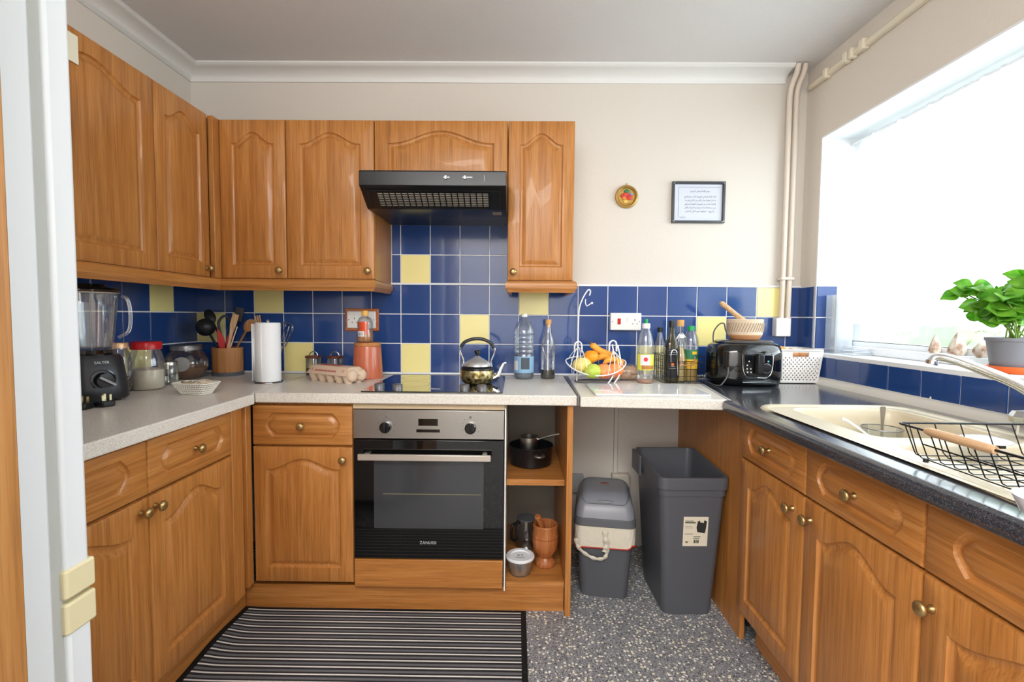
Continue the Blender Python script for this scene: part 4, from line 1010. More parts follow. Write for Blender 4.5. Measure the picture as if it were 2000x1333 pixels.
# fruit
def fruit(name, label, c, r, col, sc=(1, 1, .93), cat='fruit', stem=True, group=None):
    t = thing(name, label, cat, (c[0], c[1], c[2]-r*sc[2]))
    prof = []
    for i in range(17):
        a = PI*i/16; rr_ = math.sin(a)*(1-.06*math.cos(2*a)); z = -math.cos(a)*(1-.10*math.exp(-((PI-a)/.45)**2)-.05*math.exp(-(a/.4)**2)); prof.append((r*rr_*sc[0], r*z*sc[2]))
    m = mat(name+'_'+col[0].strip('#'), col[0], .4, bump=(90, .25)); nt = m.node_tree; n = nt.nodes; L = nt.links
    if len(col) > 1:
        tc = n.new('ShaderNodeTexCoord'); no = n.new('ShaderNodeTexNoise'); no.inputs['Scale'].default_value = 18; rp = ramp(nt, [(.4, col[0]), (.62, col[1])])
        L.new(tc.outputs['Object'], no.inputs['Vector']); L.new(no.outputs['Fac'], rp.inputs[0]); L.new(rp.outputs[0], n['Principled BSDF'].inputs['Base Color'])
    obj('flesh', MB().lathe(prof, c, 28), m, t, angle=80)
    if stem: obj('stem', MB().tube([(c[0], c[1], c[2]+r*sc[2]*.80), (c[0]+.003, c[1], c[2]+r*sc[2]*.98)], .0018, 6), mat('brown_stem', '#5a4426', .8), t)
    return t
fruit('lemon', 'pale yellow round fruit at the left end of the hammock', (.752, -.248, .978), .043, ('#f0dc84', '#e8c964'))
fruit('apple', 'green apple at the front of the fruit hammock', (.795, -.283, .955), .039, ('#c3d45a', '#a9c23f'))
fruit('orange', 'small bright orange resting between the pale fruit and the bananas', (.798, -.225, 1.017), .034, ('#f59a1c', '#f7aa34'))
fruit('peach', 'blushed peach in the front middle of the fruit hammock', (.850, -.270, .953), .039, ('#f0a060', '#e2744a'), sc=(1, 1, .95))
fruit('peach', 'orange-pink peach at the right of the fruit hammock', (.903, -.255, .957), .038, ('#ec9a58', '#e57a48'))
fruit('nectarine', 'yellow and red nectarine at the far right of the fruit hammock', (.925, -.215, .985), .030, ('#efc04a', '#d9653a'))
def banana(label, pts, r=.0145):
    t = thing('banana', label, 'banana', tuple(pts[0]))
    P = smoothpts(pts, 6); n = len(P); rad = [r*(min(1, .35+i/4*.65) if i < 5 else (min(1, .3+(n-1-i)/5*.7) if i > n-6 else 1)) for i in range(n)]
    obj('skin', MB().tube(P, r, 6, rad=rad), mat('banana_skin', '#f3a93e', .5, bump=(30, .3)), t, angle=70)
    e = P[-1]; d = (P[-1]-P[-3]).normalized(); obj('tip', MB().tube([e, e+d*.008], r*.3, 6), mat('banana_tip', '#7a4a20', .7), t)
banana('uppermost banana pointing up left over the oranges', [(.90, -.215, 1.025), (.872, -.215, 1.032), (.838, -.218, 1.045), (.806, -.22, 1.068), (.798, -.22, 1.078)], .0155)
banana('banana lying behind the peach in the middle of the hammock', [(.905, -.205, .990), (.88, -.212, 1.012), (.850, -.22, 1.018), (.825, -.225, 1.000)], .018)
banana('short stubby banana under the uppermost one', [(.925, -.228, 1.0), (.90, -.25, 1.008), (.87, -.255, 1.003), (.848, -.258, .985)], .0145)
# bag of ginger
random.seed(11)
t = thing('bag_of_ginger', 'clear bag of knobbly ginger between fruit hammock and vinegar bottle', 'bag', (1.0, -.15, WT))
GIN = mat('ginger_skin', '#d0b49a', .8, bump=(50, 1))
for k, (dx, dz) in enumerate(((-.055, .02), (-.015, .022), (.02, .02), (.045, .022), (-.03, .05), (.005, .052), (.035, .048))):
    g_ = MB(); c = (.985+dx, -.165+random.uniform(-.015, .015), WT+dz)
    g_.sphere(c, 1, 16, 10, sc=(.028, .022, .019)); g_.sphere((c[0]+.016, c[1]-.01, c[2]+.008), 1, 12, 8, sc=(.014, .012, .014)); g_.sphere((c[0]-.016, c[1]-.006, c[2]-.002), 1, 12, 8, sc=(.015, .013, .012))
    obj('ginger_root', g_, GIN, t)
bgm = MB(); prof = []
for i in range(9):
    a = PI*i/8; prof.append((max(.001, math.sin(a)), -math.cos(a)))
bgm.lathe([(p[0], p[1]) for p in prof], (0, 0, 0), 24)
bgm.v = [(.985+x*.078*(1+.06*math.sin(7*z+5*x)), -.165+y*.042*(1+.08*math.sin(9*x)), WT+.041+z*.0405) for x, y, z in bgm.v]
obj('plastic_film', bgm, thin_glass('bag_film', '#f3efec', .07, .2), t, angle=70)

# vinegar bottle and the oil basket
vx, vy = 1.049, -.235
t = bottle('vinegar_bottle', 'clear plastic bottle with green and white nozzle, yellow fruit label, left of wire basket', vx, vy,
           [(.0001, 0), (.034, 0), (.0375, .006), (.0375, .165), (.036, .185), (.028, .225), (.018, .252), (.0155, .258)], PET, [(.0001, .278), (.017, .278), (.0185, .275), (.0185, .254), (.0001, .254)], WPLAST,
           [(.0001, .002), (.033, .002), (.0345, .007), (.0345, .014), (.0001, .0145)], mat('pink_vinegar', '#d08a66', .2))
obj('nozzle', MB().lathe([(.0001, .278), (.008, .278), (.009, .290), (.007, .297), (.0001, .299)], (vx, vy, WT), 16), mat('green_plastic', '#0f9c4f', .4), t)
lb = band(t, 'label', vx, vy, .0380, .062, .135, -PI/2-1.45, -PI/2+1.45, mat('yellow_green_label', '#d8dc52', .5))
band(t, 'label_panel', vx, vy, .0383, .085, .132, -PI/2-.9, -PI/2+.35, WPLAST); band(t, 'fruit_print', vx, vy, .0385, .066, .084, -PI/2-.7, -PI/2+.9, mat('brown_fruit_print', '#b57a3c', .5))
obj('round_logo', MB().lathe([(.0001, 0), (.010, 0), (.010, .0006), (.0001, .0006)], (0, 0, 0), 20).xf(Matrix.Translation((vx-.008, vy-.0378, WT+.112)) @ Matrix.Rotation(PI/2, 4, 'X')), mat('red_logo', '#d0303a', .5), t)
bx0, bx1, by0, by1, bz1 = 1.130, 1.312, -.262, -.075, .128
t = thing('wire_basket', 'black wire basket with copper clip holding the oil bottles', 'basket', ((bx0+bx1)/2, (by0+by1)/2, WT))
wbm = MB()
for z in (.003, .034, .066, .097):
    wbm.tube([(x, y, WT+z) for x, y in rrect(bx0, by0, bx1, by1, .008, 3)], .0013, 5, closed=True)
for k in range(7):
    x = bx0+(bx1-bx0)*k/6
    for y in (by0, by1): wbm.tube([(x, y, WT+.003), (x, y, WT+(bz1 if y == by1 or k in (0, 6) else .105))], .0012, 5)
    wbm.tube([(x, by0, WT+.003), (x, by1, WT+.003)], .0012, 5)
for k in range(7):
    y = by0+(by1-by0)*k/6
    for x in (bx0, bx1): wbm.tube([(x, y, WT+.003), (x, y, WT+bz1)], .0012, 5)
for x in (bx0, bx1): wbm.tube([(x, by0, WT+bz1), (x, by1, WT+bz1)], .002, 6)
wbm.tube([(bx0, by1, WT+bz1), (bx1, by1, WT+bz1)], .002, 6); wbm.tube([(bx0, by0, WT+bz1), (bx0+.05, by0, WT+bz1), (bx0+.06, by0, WT+.103), (bx1-.045, by0, WT+.103), (bx1-.04, by0, WT+bz1), (bx1, by0, WT+bz1)], .002, 6)
obj('wire_frame', wbm, WIRE_B, t)
obj('copper_clip', MB().tube(smoothpts([(1.205, by0-.004, WT+.125), (1.205, by0-.004, WT+.100), (1.211, by0-.004, WT+.088), (1.24, by0-.004, WT+.087), (1.262, by0-.004, WT+.088)], 4)+[(1.268, by0-.004, WT+.10), (1.268, by0-.004, WT+.128)], .0022, 8), mat('copper_wire', '#d69b80', .3, metal=.8), t)
obj('handle_loop', MB().tube(smoothpts([(1.158, by0-.006, WT+.10), (1.158, by0-.006, WT+.142), (1.170, by0-.006, WT+.158), (1.184, by0-.006, WT+.145), (1.187, by0-.006, WT+.10), (1.191, by0-.006, WT+.04)], 5), .0022, 8), CHROME, t)
z0 = WT+.005
bottle('glass_bottle', 'clear bottle with black cap at the left back of the wire basket', 1.150, -.115, [(.0001, 0), (.026, 0), (.028, .004), (.028, .13), (.024, .17), (.013, .215), (.012, .235)], GLASS, [(.0001, .252), (.0135, .252), (.0135, .228), (.0001, .228)], BLACKP, z=z0)
t = bottle('olive_oil_bottle', 'dark olive oil bottle with black cap at the front left of the wire basket', 1.172, -.225, [(.0001, 0), (.027, 0), (.029, .004), (.029, .165), (.026, .185), (.014, .215), (.0125, .240), (.0125, .255)], OLIVEGL, [(.0001, .286), (.0145, .286), (.015, .283), (.015, .254), (.0001, .254)], BLACKP, z=z0, sq=4)
obj('label', MB().box(1.145, -.2555, z0+.02, 1.199, -.2545, z0+.155), mat('black_oil_label', '#1b1c1f', .4), t)
obj('orange_seal', MB().lathe([(.0001, 0), (.008, 0), (.008, .0008), (.0001, .0008)], (0, 0, 0), 18).xf(Matrix.Translation((1.168, -.2556, z0+.085)) @ Matrix.Rotation(PI/2, 4, 'X')), mat('orange_seal', '#e0703a', .5), t)
tm = MB()
for k, w in enumerate((.020, .016, .021, .012, .018)): tm.box(1.172-w, -.2559, z0+.148-k*.010 - (.045 if k > 2 else 0), 1.172+w*.7, -.2556, z0+.1505-k*.010 - (.045 if k > 2 else 0))
o = obj('label_print', tm, mat('grey_print', '#8e8e90', .5), t); o['kind'] = 'stuff'
bottle('glass_bottle', 'short black-capped bottle hidden behind the olive oil bottle', 1.203, -.13, [(.0001, 0), (.024, 0), (.026, .004), (.026, .14), (.022, .175), (.012, .205), (.012, .222)], GLASS, [(.0001, .238), (.0145, .238), (.0145, .215), (.0001, .215)], BLACKP, z=z0)
t = bottle('swing_top_bottle', 'clear swing-top bottle with white stopper in the middle of the wire basket', 1.224, -.200, [(.0001, 0), (.028, 0), (.030, .004), (.030, .095), (.024, .125), (.0145, .165), (.0135, .200), (.015, .205)], GLASS, [(.0001, .222), (.012, .220), (.015, .212), (.015, .204), (.0001, .204)], WPLAST,
           [(.0001, .003), (.026, .003), (.028, .007), (.028, .093), (.022, .124), (.012, .160), (.0001, .161)], mat('pale_oil', '#cfae4a', .15, trans=.35), z=z0)
obj('wire_clasp', MB().tube(smoothpts([(1.205, -.202, z0+.150), (1.198, -.204, z0+.165), (1.204, -.206, z0+.205), (1.224, -.206, z0+.228), (1.244, -.206, z0+.205), (1.250, -.204, z0+.165), (1.243, -.202, z0+.150)], 5), .0018, 6), CHROME, t)
bottle('glass_bottle', 'tall clear bottle with light wooden stopper at the back of the wire basket', 1.248, -.118, [(.0001, 0), (.026, 0), (.028, .004), (.028, .15), (.024, .19), (.0145, .225), (.0145, .262)], GLASS, [(.0001, .290), (.016, .290), (.017, .287), (.017, .258), (.0001, .258)], MATS['cork'], z=z0)
t = bottle('sunflower_oil_bottle', 'large sunflower oil bottle with green cap and green yellow label, right in the wire basket', 1.276, -.185,
           [(.0001, 0), (.030, 0), (.034, .006), (.034, .15), (.0355, .156), (.0355, .19), (.030, .212), (.016, .238), (.013, .242)], PET, [(.0001, .262), (.015, .262), (.0165, .259), (.0165, .240), (.0001, .240)], MATS['green_plastic'],
           [(.0001, .002), (.029, .002), (.0325, .007), (.0325, .125), (.0001, .126)], mat('golden_oil', '#d9a92c', .12, trans=.3), z=z0)
band(t, 'label', 1.276, -.185, .0346, .060, .148, -PI/2-1.45, -PI/2+1.45, mat('yellow_oil_label', '#e4b32c', .5), z=z0)
band(t, 'label_top', 1.276, -.185, .0350, .105, .150, -PI/2-1.4, -PI/2+1.4, mat('green_oil_label', '#2f7a55', .5), z=z0); band(t, 'oval_badge', 1.276, -.185, .0354, .128, .142, -PI/2-.1, -PI/2+.6, MATS['yellow_oil_label'], z=z0)

# white board
t = obj('chopping_board', MB().prism(rrect(.755, -.625, 1.205, -.335, .012), WT+.0005, WT+.008, 2), None or mat('white_marbled_glass', '#f1f2f3', .12, coat=.4), bevel=.002, loc=(.98, -.48, WT))
tag(t, 'white marbled worktop saver board lying in front of the fruit', 'board')
nt = MATS['white_marbled_glass'].node_tree; n = nt.nodes; tc = n.new('ShaderNodeTexCoord'); no = n.new('ShaderNodeTexNoise'); no.inputs['Scale'].default_value = 9; no.inputs['Distortion'].default_value = 3; no.inputs['Detail'].default_value = 6
rp = ramp(nt, [(.44, '#f6f6f6'), (.5, '#e2e2e5'), (.54, '#f6f6f6')]); nt.links.new(tc.outputs['Object'], no.inputs['Vector']); nt.links.new(no.outputs['Fac'], rp.inputs[0]); nt.links.new(rp.outputs[0], n['Principled BSDF'].inputs['Base Color'])

# ---------------------------------------------------------------- corner: cooker, mortar, storage basket
ax, ay = 1.506, -.225
t = thing('multicooker', 'glossy black electric fryer with control dial in the corner of the worktop', 'fryer', (ax, ay, WT))
AF = [(.0001, .004), (.138, .004), (.150, .014), (.156, .045), (.155, .15), (.146, .178), (.132, .190), (.0001, .192)]
def ell(mb, st=0):
    for i in range(st, len(mb.v)):
        v = mb.v[i]; mb.v[i] = (ax+(v[0]-ax)*1.02, ay+(v[1]-ay)*.82, v[2])
    return mb
obj('fryer_body', ell(MB().lathe(AF, (ax, ay, WT), 56, sq=2.8)), BLACKG, t, angle=45)
obj('lid', ell(MB().lathe([(.0001, .192), (.120, .192), (.122, .196), (.112, .203), (.05, .207), (.0001, .207)], (ax, ay, WT), 48, sq=2.8)), mat('smoky_lid', '#3c3e42', .15, coat=.5), t, angle=45)
yf = ay-.1285
cp = obj('control_shield', MB().prism([(1.447, WT+.145), (1.452, WT+.07), (1.470, WT+.048), (1.555, WT+.048), (1.572, WT+.07), (1.577, WT+.145)], yf-.004, yf+.02, 1), BLACKG, t, bevel=.003)
obj('shield_trim', MB().tube(smoothpts([(1.444, yf-.004, WT+.147), (1.449, yf-.004, WT+.075), (1.470, yf-.004, WT+.045), (1.512, yf-.004, WT+.043), (1.555, yf-.004, WT+.045), (1.575, yf-.004, WT+.075), (1.580, yf-.004, WT+.147)], 5), .0013, 8), CHROME, t)
obj('handle', MB().box(1.497, yf-.035, WT+.06, 1.527, yf-.004, WT+.150), BLACKP, t, bevel=.006)
obj('dial', MB().lathe([(.0001, 0), (.017, 0), (.016, .010), (.0001, .011)], (0, 0, 0), 24).xf(Matrix.Translation((1.551, yf-.004, WT+.085)) @ Matrix.Rotation(PI/2, 4, 'X')), BLACKP, cp)
obj('dial_ring', MB().tube([(1.551+.020*math.cos(a*PI/12), yf-.0055, WT+.085+.020*math.sin(a*PI/12)) for a in range(24)], .0015, 6, closed=True), CHROME, cp)
for dx, dz in ((0, .115), (-.008, .098), (-.008, .082), (.008, .082), (-.006, .067), (.010, .067)):
    obj('indicator', MB().lathe([(.0001, 0), (.0032, 0), (.0032, .001), (.0001, .001)], (0, 0, 0), 12).xf(Matrix.Translation((1.473+dx, yf-.0041, WT+dz)) @ Matrix.Rotation(PI/2, 4, 'X')), mat('white_print', '#d7dbe0', .4), cp)
obj('red_mark', MB().box(1.538, yf-.0046, WT+.112, 1.543, yf-.004, WT+.118), RED, cp); obj('teal_mark', MB().box(1.554, yf-.0046, WT+.112, 1.561, yf-.004, WT+.119), mat('teal_print', '#5cc0b8', .5), cp)
obj('badge', MB().prism([(1.448, WT+.020), (1.575, WT+.020), (1.575, WT+.024), (1.448, WT+.024)], yf-.002, yf+.004, 1), CHROME, t)
obj('side_grip', MB().box(1.352, ay-.03, WT+.12, 1.375, ay+.05, WT+.165), BLACKP, t, bevel=.006)
obj('side_grip', MB().box(1.640, ay-.03, WT+.13, 1.669, ay+.05, WT+.155), WPLAST, t, bevel=.006)
obj('power_cord', MB().tube(smoothpts([(1.47, ay+.06, WT+.21), (1.468, -.12, WT+.245), (1.455, -.13, WT+.278), (1.430, -.135, WT+.275), (1.403, -.14, WT+.24), (1.398, -.15, WT+.19), (1.400, -.205, WT+.15), (1.398, -.30, WT+.11), (1.385, -.35, WT+.06), (1.36, -.36, WT+.02), (1.345, -.34, WT+.004), (1.345, -.20, WT+.004)], 6), .003, 8), mat('grey_cord', '#5d6064', .4), t)
# stone mortar on the cooker
mx, my, mz = 1.512, -.225, WT+.2075
STONE = mat('pale_carved_stone', '#dcc9b0', .7, bump=(60, .8))
t = thing('mortar', 'pale carved stone mortar standing on top of the black fryer', 'mortar', (mx, my, mz))
mm = MB().lathe([(.0001, 0), (.060, 0), (.066, .006), (.072, .016), (.074, .022)], (mx, my, mz), 44); obj('base', mm, mat('reddish_stone_base', '#c78f62', .6), t)
obj('bowl', MB().lathe([(.074, .022), (.076, .04), (.078, .085), (.079, .092), (.073, .094), (.066, .088), (.05, .04), (.0001, .03)], (mx, my, mz), 48, cap0=False), STONE, t)
cv = MB()
for k in range(40):
    a = 2*PI*k/40; cv.tube([(mx+r*math.cos(a+da), my+r*math.sin(a+da), mz+z) for r, z, da in ((.0762, .036, 0), (.0778, .056, .10), (.079, .076, .2))], .0022, 5)
obj('carving', cv, mat('carved_groove', '#a9967e', .8), t)
t = thing('pestle', 'pale wooden pestle leaning up left out of the stone mortar', 'pestle', (mx+.03, my, mz+.03))
obj('shaft', MB().tube([(mx+.025, my, mz+.040), (mx-.01, my, mz+.085), (mx-.045, my, mz+.115), (mx-.110, my, mz+.165), (mx-.118, my, mz+.171)], .012, 14, rad=[.017, .016, .0115, .013, .008]), PALEWOODY, t, angle=60)
obj('grinding_end', MB().sphere((mx+.028, my, mz+.05), .019, 16, 10), PALEWOODY, t)
# white plastic storage basket
def storage():
    t = thing('storage_basket', 'white perforated plastic basket of onions in the worktop corner', 'basket', (1.774, -.150, WT))
    WP = mat('white_basket_plastic', '#eceae6', .4)
    x0, x1, y0, y1, H = -.098, .098, -.075, .088, .158
    mb = MB()
    # perforated walls: lattice cells
    def wall(p00, p10, p01, p11, nu, nv, th, slot=False):
        A, B, Cc, D = map(Vector, (p00, p10, p01, p11)); nrm = (B-A).cross(Cc-A).normalized()*th
        def P(u, v): return A*(1-u)*(1-v)+B*u*(1-v)+Cc*(1-u)*v+D*u*v
        for j in range(nv):
            for i in range(nu):
                u0, u1, v0, v1 = i/nu, (i+1)/nu, j/nv, (j+1)/nv
                hole = 0 < j < nv-3 and 0 < i < nu-1 and (i+j) % 2 == 0
                if slot and nu*.32 < i+.5 < nu*.68 and j in (nv-3, nv-2): continue
                if hole:
                    cu, cv_, ru, rv_ = (u0+u1)/2, (v0+v1)/2, (u1-u0)*.36, (v1-v0)*.36; o = [(u0, v0), (cu, v0), (u1, v0), (u1, cv_), (u1, v1), (cu, v1), (u0, v1), (u0, cv_)]
                    inn = [(cu+ru*math.cos(a), cv_+rv_*math.sin(a)) for a in [-3*PI/4+k*PI/4 for k in range(8)]]
                    mb.add([P(*q)+0*nrm for q in o+inn], [(k, (k+1) % 8, 8+(k+1) % 8, 8+k) for k in range(8)])
                else: mb.add([P(u0, v0), P(u1, v0), P(u1, v1), P(u0, v1)], [(0, 1, 2, 3)])
    k = .93
    b = [(x0*k, y0*k, .004), (x1*k, y0*k, .004), (x1*k, y1*k, .004), (x0*k, y1*k, .004)]
    tt = [(x0*1.08, y0*1.08, H), (x1*1.08, y0*1.08, H), (x1*1.08, y1, H), (x0*1.08, y1, H)]
    for a, c, nu, sl in ((0, 1, 22, True), (1, 2, 18, False), (2, 3, 22, True), (3, 0, 18, False)): wall(b[a], b[c], tt[a], tt[c], nu, 15, .002, sl)
    mb.add(b, [(0, 1, 2, 3)])
    o = obj('basket_body', mb, WP, t, world=False, smooth=False); s_ = o.modifiers.new('t', 'SOLIDIFY'); s_.thickness = .0025
    obj('rim', MB().tube([(p[0], p[1], H) for p in rrect(x0*1.085, y0*1.09, x1*1.085, y1+.002, .012, 4)], .0042, 8, closed=True), WP, t, world=False)
    return t
storage()
ONM = mat('onion_skin', '#c98f5e', .5, bump=(30, .5))
for c, r, lab, m in (((1.712, -.170, WT+.140), .034, 'orange mandarin at the left of the white perforated basket', mat('mandarin_peel', '#f29a4a', .45, bump=(120, .3))), ((1.780, -.135, WT+.128), .034, 'brown onion in the middle of the white perforated basket', ONM), ((1.836, -.135, WT+.122), .033, 'brown onion at the right of the white perforated basket', ONM)):
    nm = 'mandarin' if 'mandarin' in lab else 'onion'
    t = thing(nm, lab, nm, (c[0], c[1], c[2]-r)); obj('skin', MB().lathe([(max(.0001, r*math.sin(PI*i/14)), -r*.92*math.cos(PI*i/14)) for i in range(14)]+[(.003, r*1.0), (.0001, r*1.02)], c, 24), m, t, angle=80)
for c, r in (((1.735, -.115, WT+.040), .034), ((1.812, -.115, WT+.042), .034), ((1.735, -.182, WT+.040), .032), ((1.812, -.182, WT+.041), .032)):
    t = thing('onion', 'brown onion down inside the white perforated basket', 'onion', (c[0], c[1], c[2]-r), 0, 'onions at the bottom of the white basket'); obj('skin', MB().lathe([(max(.0001, r*math.sin(PI*i/14)), -r*math.cos(PI*i/14)) for i in range(14)]+[(.003, r*1.0), (.0001, r*1.02)], c, 20), ONM, t, angle=80)
# EOF_PART2
# ---------------------------------------------------------------- open shelves
t = thing('saucepan', 'black saucepan with side knob on the upper open shelf', 'pan', (.515, -.34, .538))
BP = mat('black_enamel_pan', '#141518', .25, bump=(70, .1))
obj('pan_body', MB().lathe([(.0001, 0), (.082, 0), (.092, .008), (.097, .085), (.099, .088), (.095, .088), (.089, .012), (.0001, .008)], (.515, -.34, .538), 44), BP, t)
obj('rim', MB().tube([(.515+.098*math.cos(a*PI/20), -.34+.098*math.sin(a*PI/20), .626) for a in range(40)], .003, 8, closed=True), BP, t)
obj('side_handle', MB().tube(smoothpts([(.535, -.437, .605), (.530, -.455, .604), (.548, -.462, .603), (.566, -.452, .604), (.562, -.430, .605)], 5), .006, 8), DKSTEEL, t)
t = thing('saucepan', 'small steel milk pan with long handle nested in the black saucepan', 'pan', (.505, -.34, .547))
obj('pan_body', MB().lathe([(.0001, 0), (.036, 0), (.040, .004), (.041, .115), (.044, .117), (.039, .116), (.038, .006), (.0001, .004)], (.505, -.34, .547), 36), STEEL, t)
obj('handle', MB().tube(smoothpts([(.543, -.345, .650), (.565, -.352, .658), (.60, -.362, .672), (.640, -.375, .684)], 5), .005, 8), STEEL, t)
t = thing('mortar', 'turned orange wooden mortar on the bottom open shelf', 'mortar', (.578, -.440, .1255))
obj('mortar_body', MB().lathe([(.0001, 0), (.042, 0), (.046, .006), (.045, .018), (.036, .028), (.030, .038), (.038, .050), (.052, .075), (.056, .11), (.054, .125), (.057, .130), (.053, .150), (.054, .178), (.051, .182), (.044, .178), (.036, .09), (.0001, .07)], (.578, -.440, .1255), 48), ORWOOD, t)
t = thing('pestle', 'wooden pestle with rounded top leaning left in the wooden mortar', 'pestle', (.59, -.44, .20))
obj('shaft', MB().tube(smoothpts([(.588, -.432, .200), (.572, -.444, .265), (.556, -.455, .310), (.547, -.461, .335), (.540, -.466, .352)], 5), .013, 14, rad=[.016-.005*math.sin(PI*i/20)+(-.006 if i > 18 else 0) for i in range(21)]), ORWOOD, t, angle=60)
t = thing('food_tub', 'clear plastic tub with round white lid at the front of the bottom shelf', 'tub', (.469, -.510, .1255))
obj('tub_body', MB().lathe([(.0001, 0), (.040, 0), (.044, .004), (.055, .066), (.057, .070), (.054, .069), (.042, .006), (.0001, .004)], (.469, -.510, .1255), 40), PET, t)
lidt = obj('lid', MB().lathe([(.0001, .071), (.040, .071), (.042, .076), (.056, .077), (.060, .073), (.060, .067), (.0001, .067)], (.469, -.510, .1255), 44), mat('white_tub_lid', '#e9edf2', .4), t)
tm = MB(); zz = .1255+.0713
for a, b, c, d in ((-.022, -.012, .020, -.009), (-.016, -.019, .016, -.0165), (-.012, .0, -.002, .010), (.004, .002, .012, .011)): tm.box(.469+a, -.510+b, zz, .469+c, -.510+d, zz+.0004)
o = obj('lid_print', tm, mat('grey_lid_print', '#8b929a', .6), lidt); o['kind'] = 'stuff'
t = thing('glass_coffee_pot', 'dark glass pot with black handle behind the wooden mortar', 'pot', (.50, -.27, .1255))
obj('pot_body', MB().lathe([(.0001, 0), (.050, 0), (.056, .01), (.056, .09), (.046, .12), (.044, .130)], (.50, -.27, .1255), 32), thin_glass('smoky_glass', '#c3c5c8', .2), t)
obj('lid', MB().lathe([(.0001, .131), (.046, .131), (.046, .136), (.0001, .138)], (.50, -.27, .1255), 32), GREYP, t)
obj('handle', MB().tube(smoothpts([(.452, -.30, .245), (.432, -.315, .235), (.430, -.318, .18), (.448, -.305, .165)], 5), .007, 8), BLACKP, t)

# ---------------------------------------------------------------- bins
BINM = mat('charcoal_bin_plastic', '#54575e', .42, bump=(200, .15)); BINL = mat('grey_bin_lid', '#80848d', .3)
def tapered(mb, lo, hi, z0, z1, r, th=None):
    P0 = [(x, y, z0) for x, y in rrect(-lo[0], -lo[1], lo[0], lo[1], r, 5)]; P1 = [(x, y, z1) for x, y in rrect(-hi[0], -hi[1], hi[0], hi[1], r, 5)]
    if not th: return mb.rings([P0, P1])
    Q1 = [(x, y, z1) for x, y in rrect(-hi[0]+th, -hi[1]+th, hi[0]-th, hi[1]-th, r*.8, 5)]; Q0 = [(x, y, z0+.01) for x, y in rrect(-lo[0]+th, -lo[1]+th, lo[0]-th, lo[1]-th, r*.8, 5)]
    return mb.rings([P0, P1, Q1, Q0])
t = thing('swing_bin', 'grey swing-lid kitchen bin with a white bag folded over its rim', 'bin', (.848, -.350, 0), math.radians(-9))
obj('bin_body', tapered(MB(), (.100, .125), (.122, .145), .001, .325, .03), BINM, t, world=False)
obj('lid_collar', tapered(MB(), (.131, .154), (.127, .150), .318, .352, .035), GREYP, t, world=False, bevel=.003)
ld = MB(); rs = []
for k in range(7):
    a = k/6*PI/2; s = math.cos(a)
    rs.append([(x, y+.02*math.sin(a), .352+.092*math.sin(a)) for x, y in rrect(-.075-.049*s, -.085-.062*s, .075+.049*s, .085+.062*s, .035, 5)])
ld.rings(rs); lo_ = obj('swing_lid', ld, BINL, t, world=False, angle=50)
gv = [(x, y, .0) for x, y in rrect(-.100, -.128, .100, .095, .03, 5)]
def lidz(x, y):
    best = .352
    for k in range(41):
        a = k/40*PI/2; s = math.cos(a)
        if abs(x) <= .075+.049*s and abs(y-.02*math.sin(a)) <= .085+.062*s: best = .352+.092*math.sin(a)
    return best
obj('flap_groove', MB().tube([(x*.98, y*.96, lidz(x*.98, y*.96)+.0005) for x, y, _ in gv], .0014, 5, closed=True), GREYP, lo_, world=False)
obj('finger_grip', MB().sphere((0, -.115, lidz(0, -.115)+.001), 1, 20, 10, sc=(.035, .012, .006)), mat('pale_grey_grip', '#8b8e95', .4), lo_, world=False)
obj('top_catch', MB().sphere((0, .03, .444), 1, 16, 8, sc=(.02, .012, .005)), mat('brownish_catch', '#7a4c44', .5), lo_, world=False)
BAG = mat('white_bin_bag', '#d9d4c4', .45, bump=(35, .9))
bgm = MB(); rs = []; random.seed(5)
ns = 72; Pz = rrect(-.1275, -.150, .1275, .150, .032, 17)
for k, (z, g) in enumerate(((.318, .0), (.30, .004), (.28, .002), (.26, .006), (.243, .003), (.232, .002))):
    ring = []
    for i, (x, y) in enumerate(Pz):
        w = 1+g*.6+.010*math.sin(i*.9+k*1.3)*(.3+k*.12); dz = .012*math.sin(i*.21+1)*(k/5)+.018*(1 if False else 0)
        ring.append((x*w*(1-(.32-z)*.06), y*w*(1-(.32-z)*.06), z+dz-.0*(x > 0)))
    rs.append(ring)
bgm.rings(rs, False, False)
bo = obj('bin_bag', bgm, BAG, t, world=False, angle=80)
obj('drawstring', MB().tube([(p[0]*1.006, p[1]*1.006, p[2]-.001) for p in rs[-1]], .0028, 6, closed=True), mat('red_drawstring', '#b5321c', .5), bo, world=False)
def ribbon(pts, w, name):
    mb = MB(); P = [Vector(p) for p in smoothpts(pts, 6)]; n = len(P); vs = []
    for i, p in enumerate(P):
        tdir = (P[min(i+1, n-1)]-P[max(0, i-1)]).normalized(); s = tdir.cross(Vector((0, -1, 0))).normalized()*w*(1+.25*math.sin(i*1.1)); vs += [p-s, p+s]
    mb.add(vs, [(2*i, 2*i+1, 2*i+3, 2*i+2) for i in range(n-1)]); o = obj(name, mb, BAG, t, world=False, angle=80); x = o.modifiers.new('t', 'SOLIDIFY'); x.thickness = .001; return o
ribbon([(-.122, -.152, .262), (-.112, -.153, .228), (-.085, -.150, .200), (-.050, -.150, .182), (-.018, -.152, .180), (.004, -.152, .192), (.012, -.154, .225), (.014, -.156, .262)], .007, 'bag_handle')
ribbon([(.0, -.157, .305), (.004, -.158, .27), (.006, -.156, .235), (.0, -.154, .212)], .011, 'bag_tie')
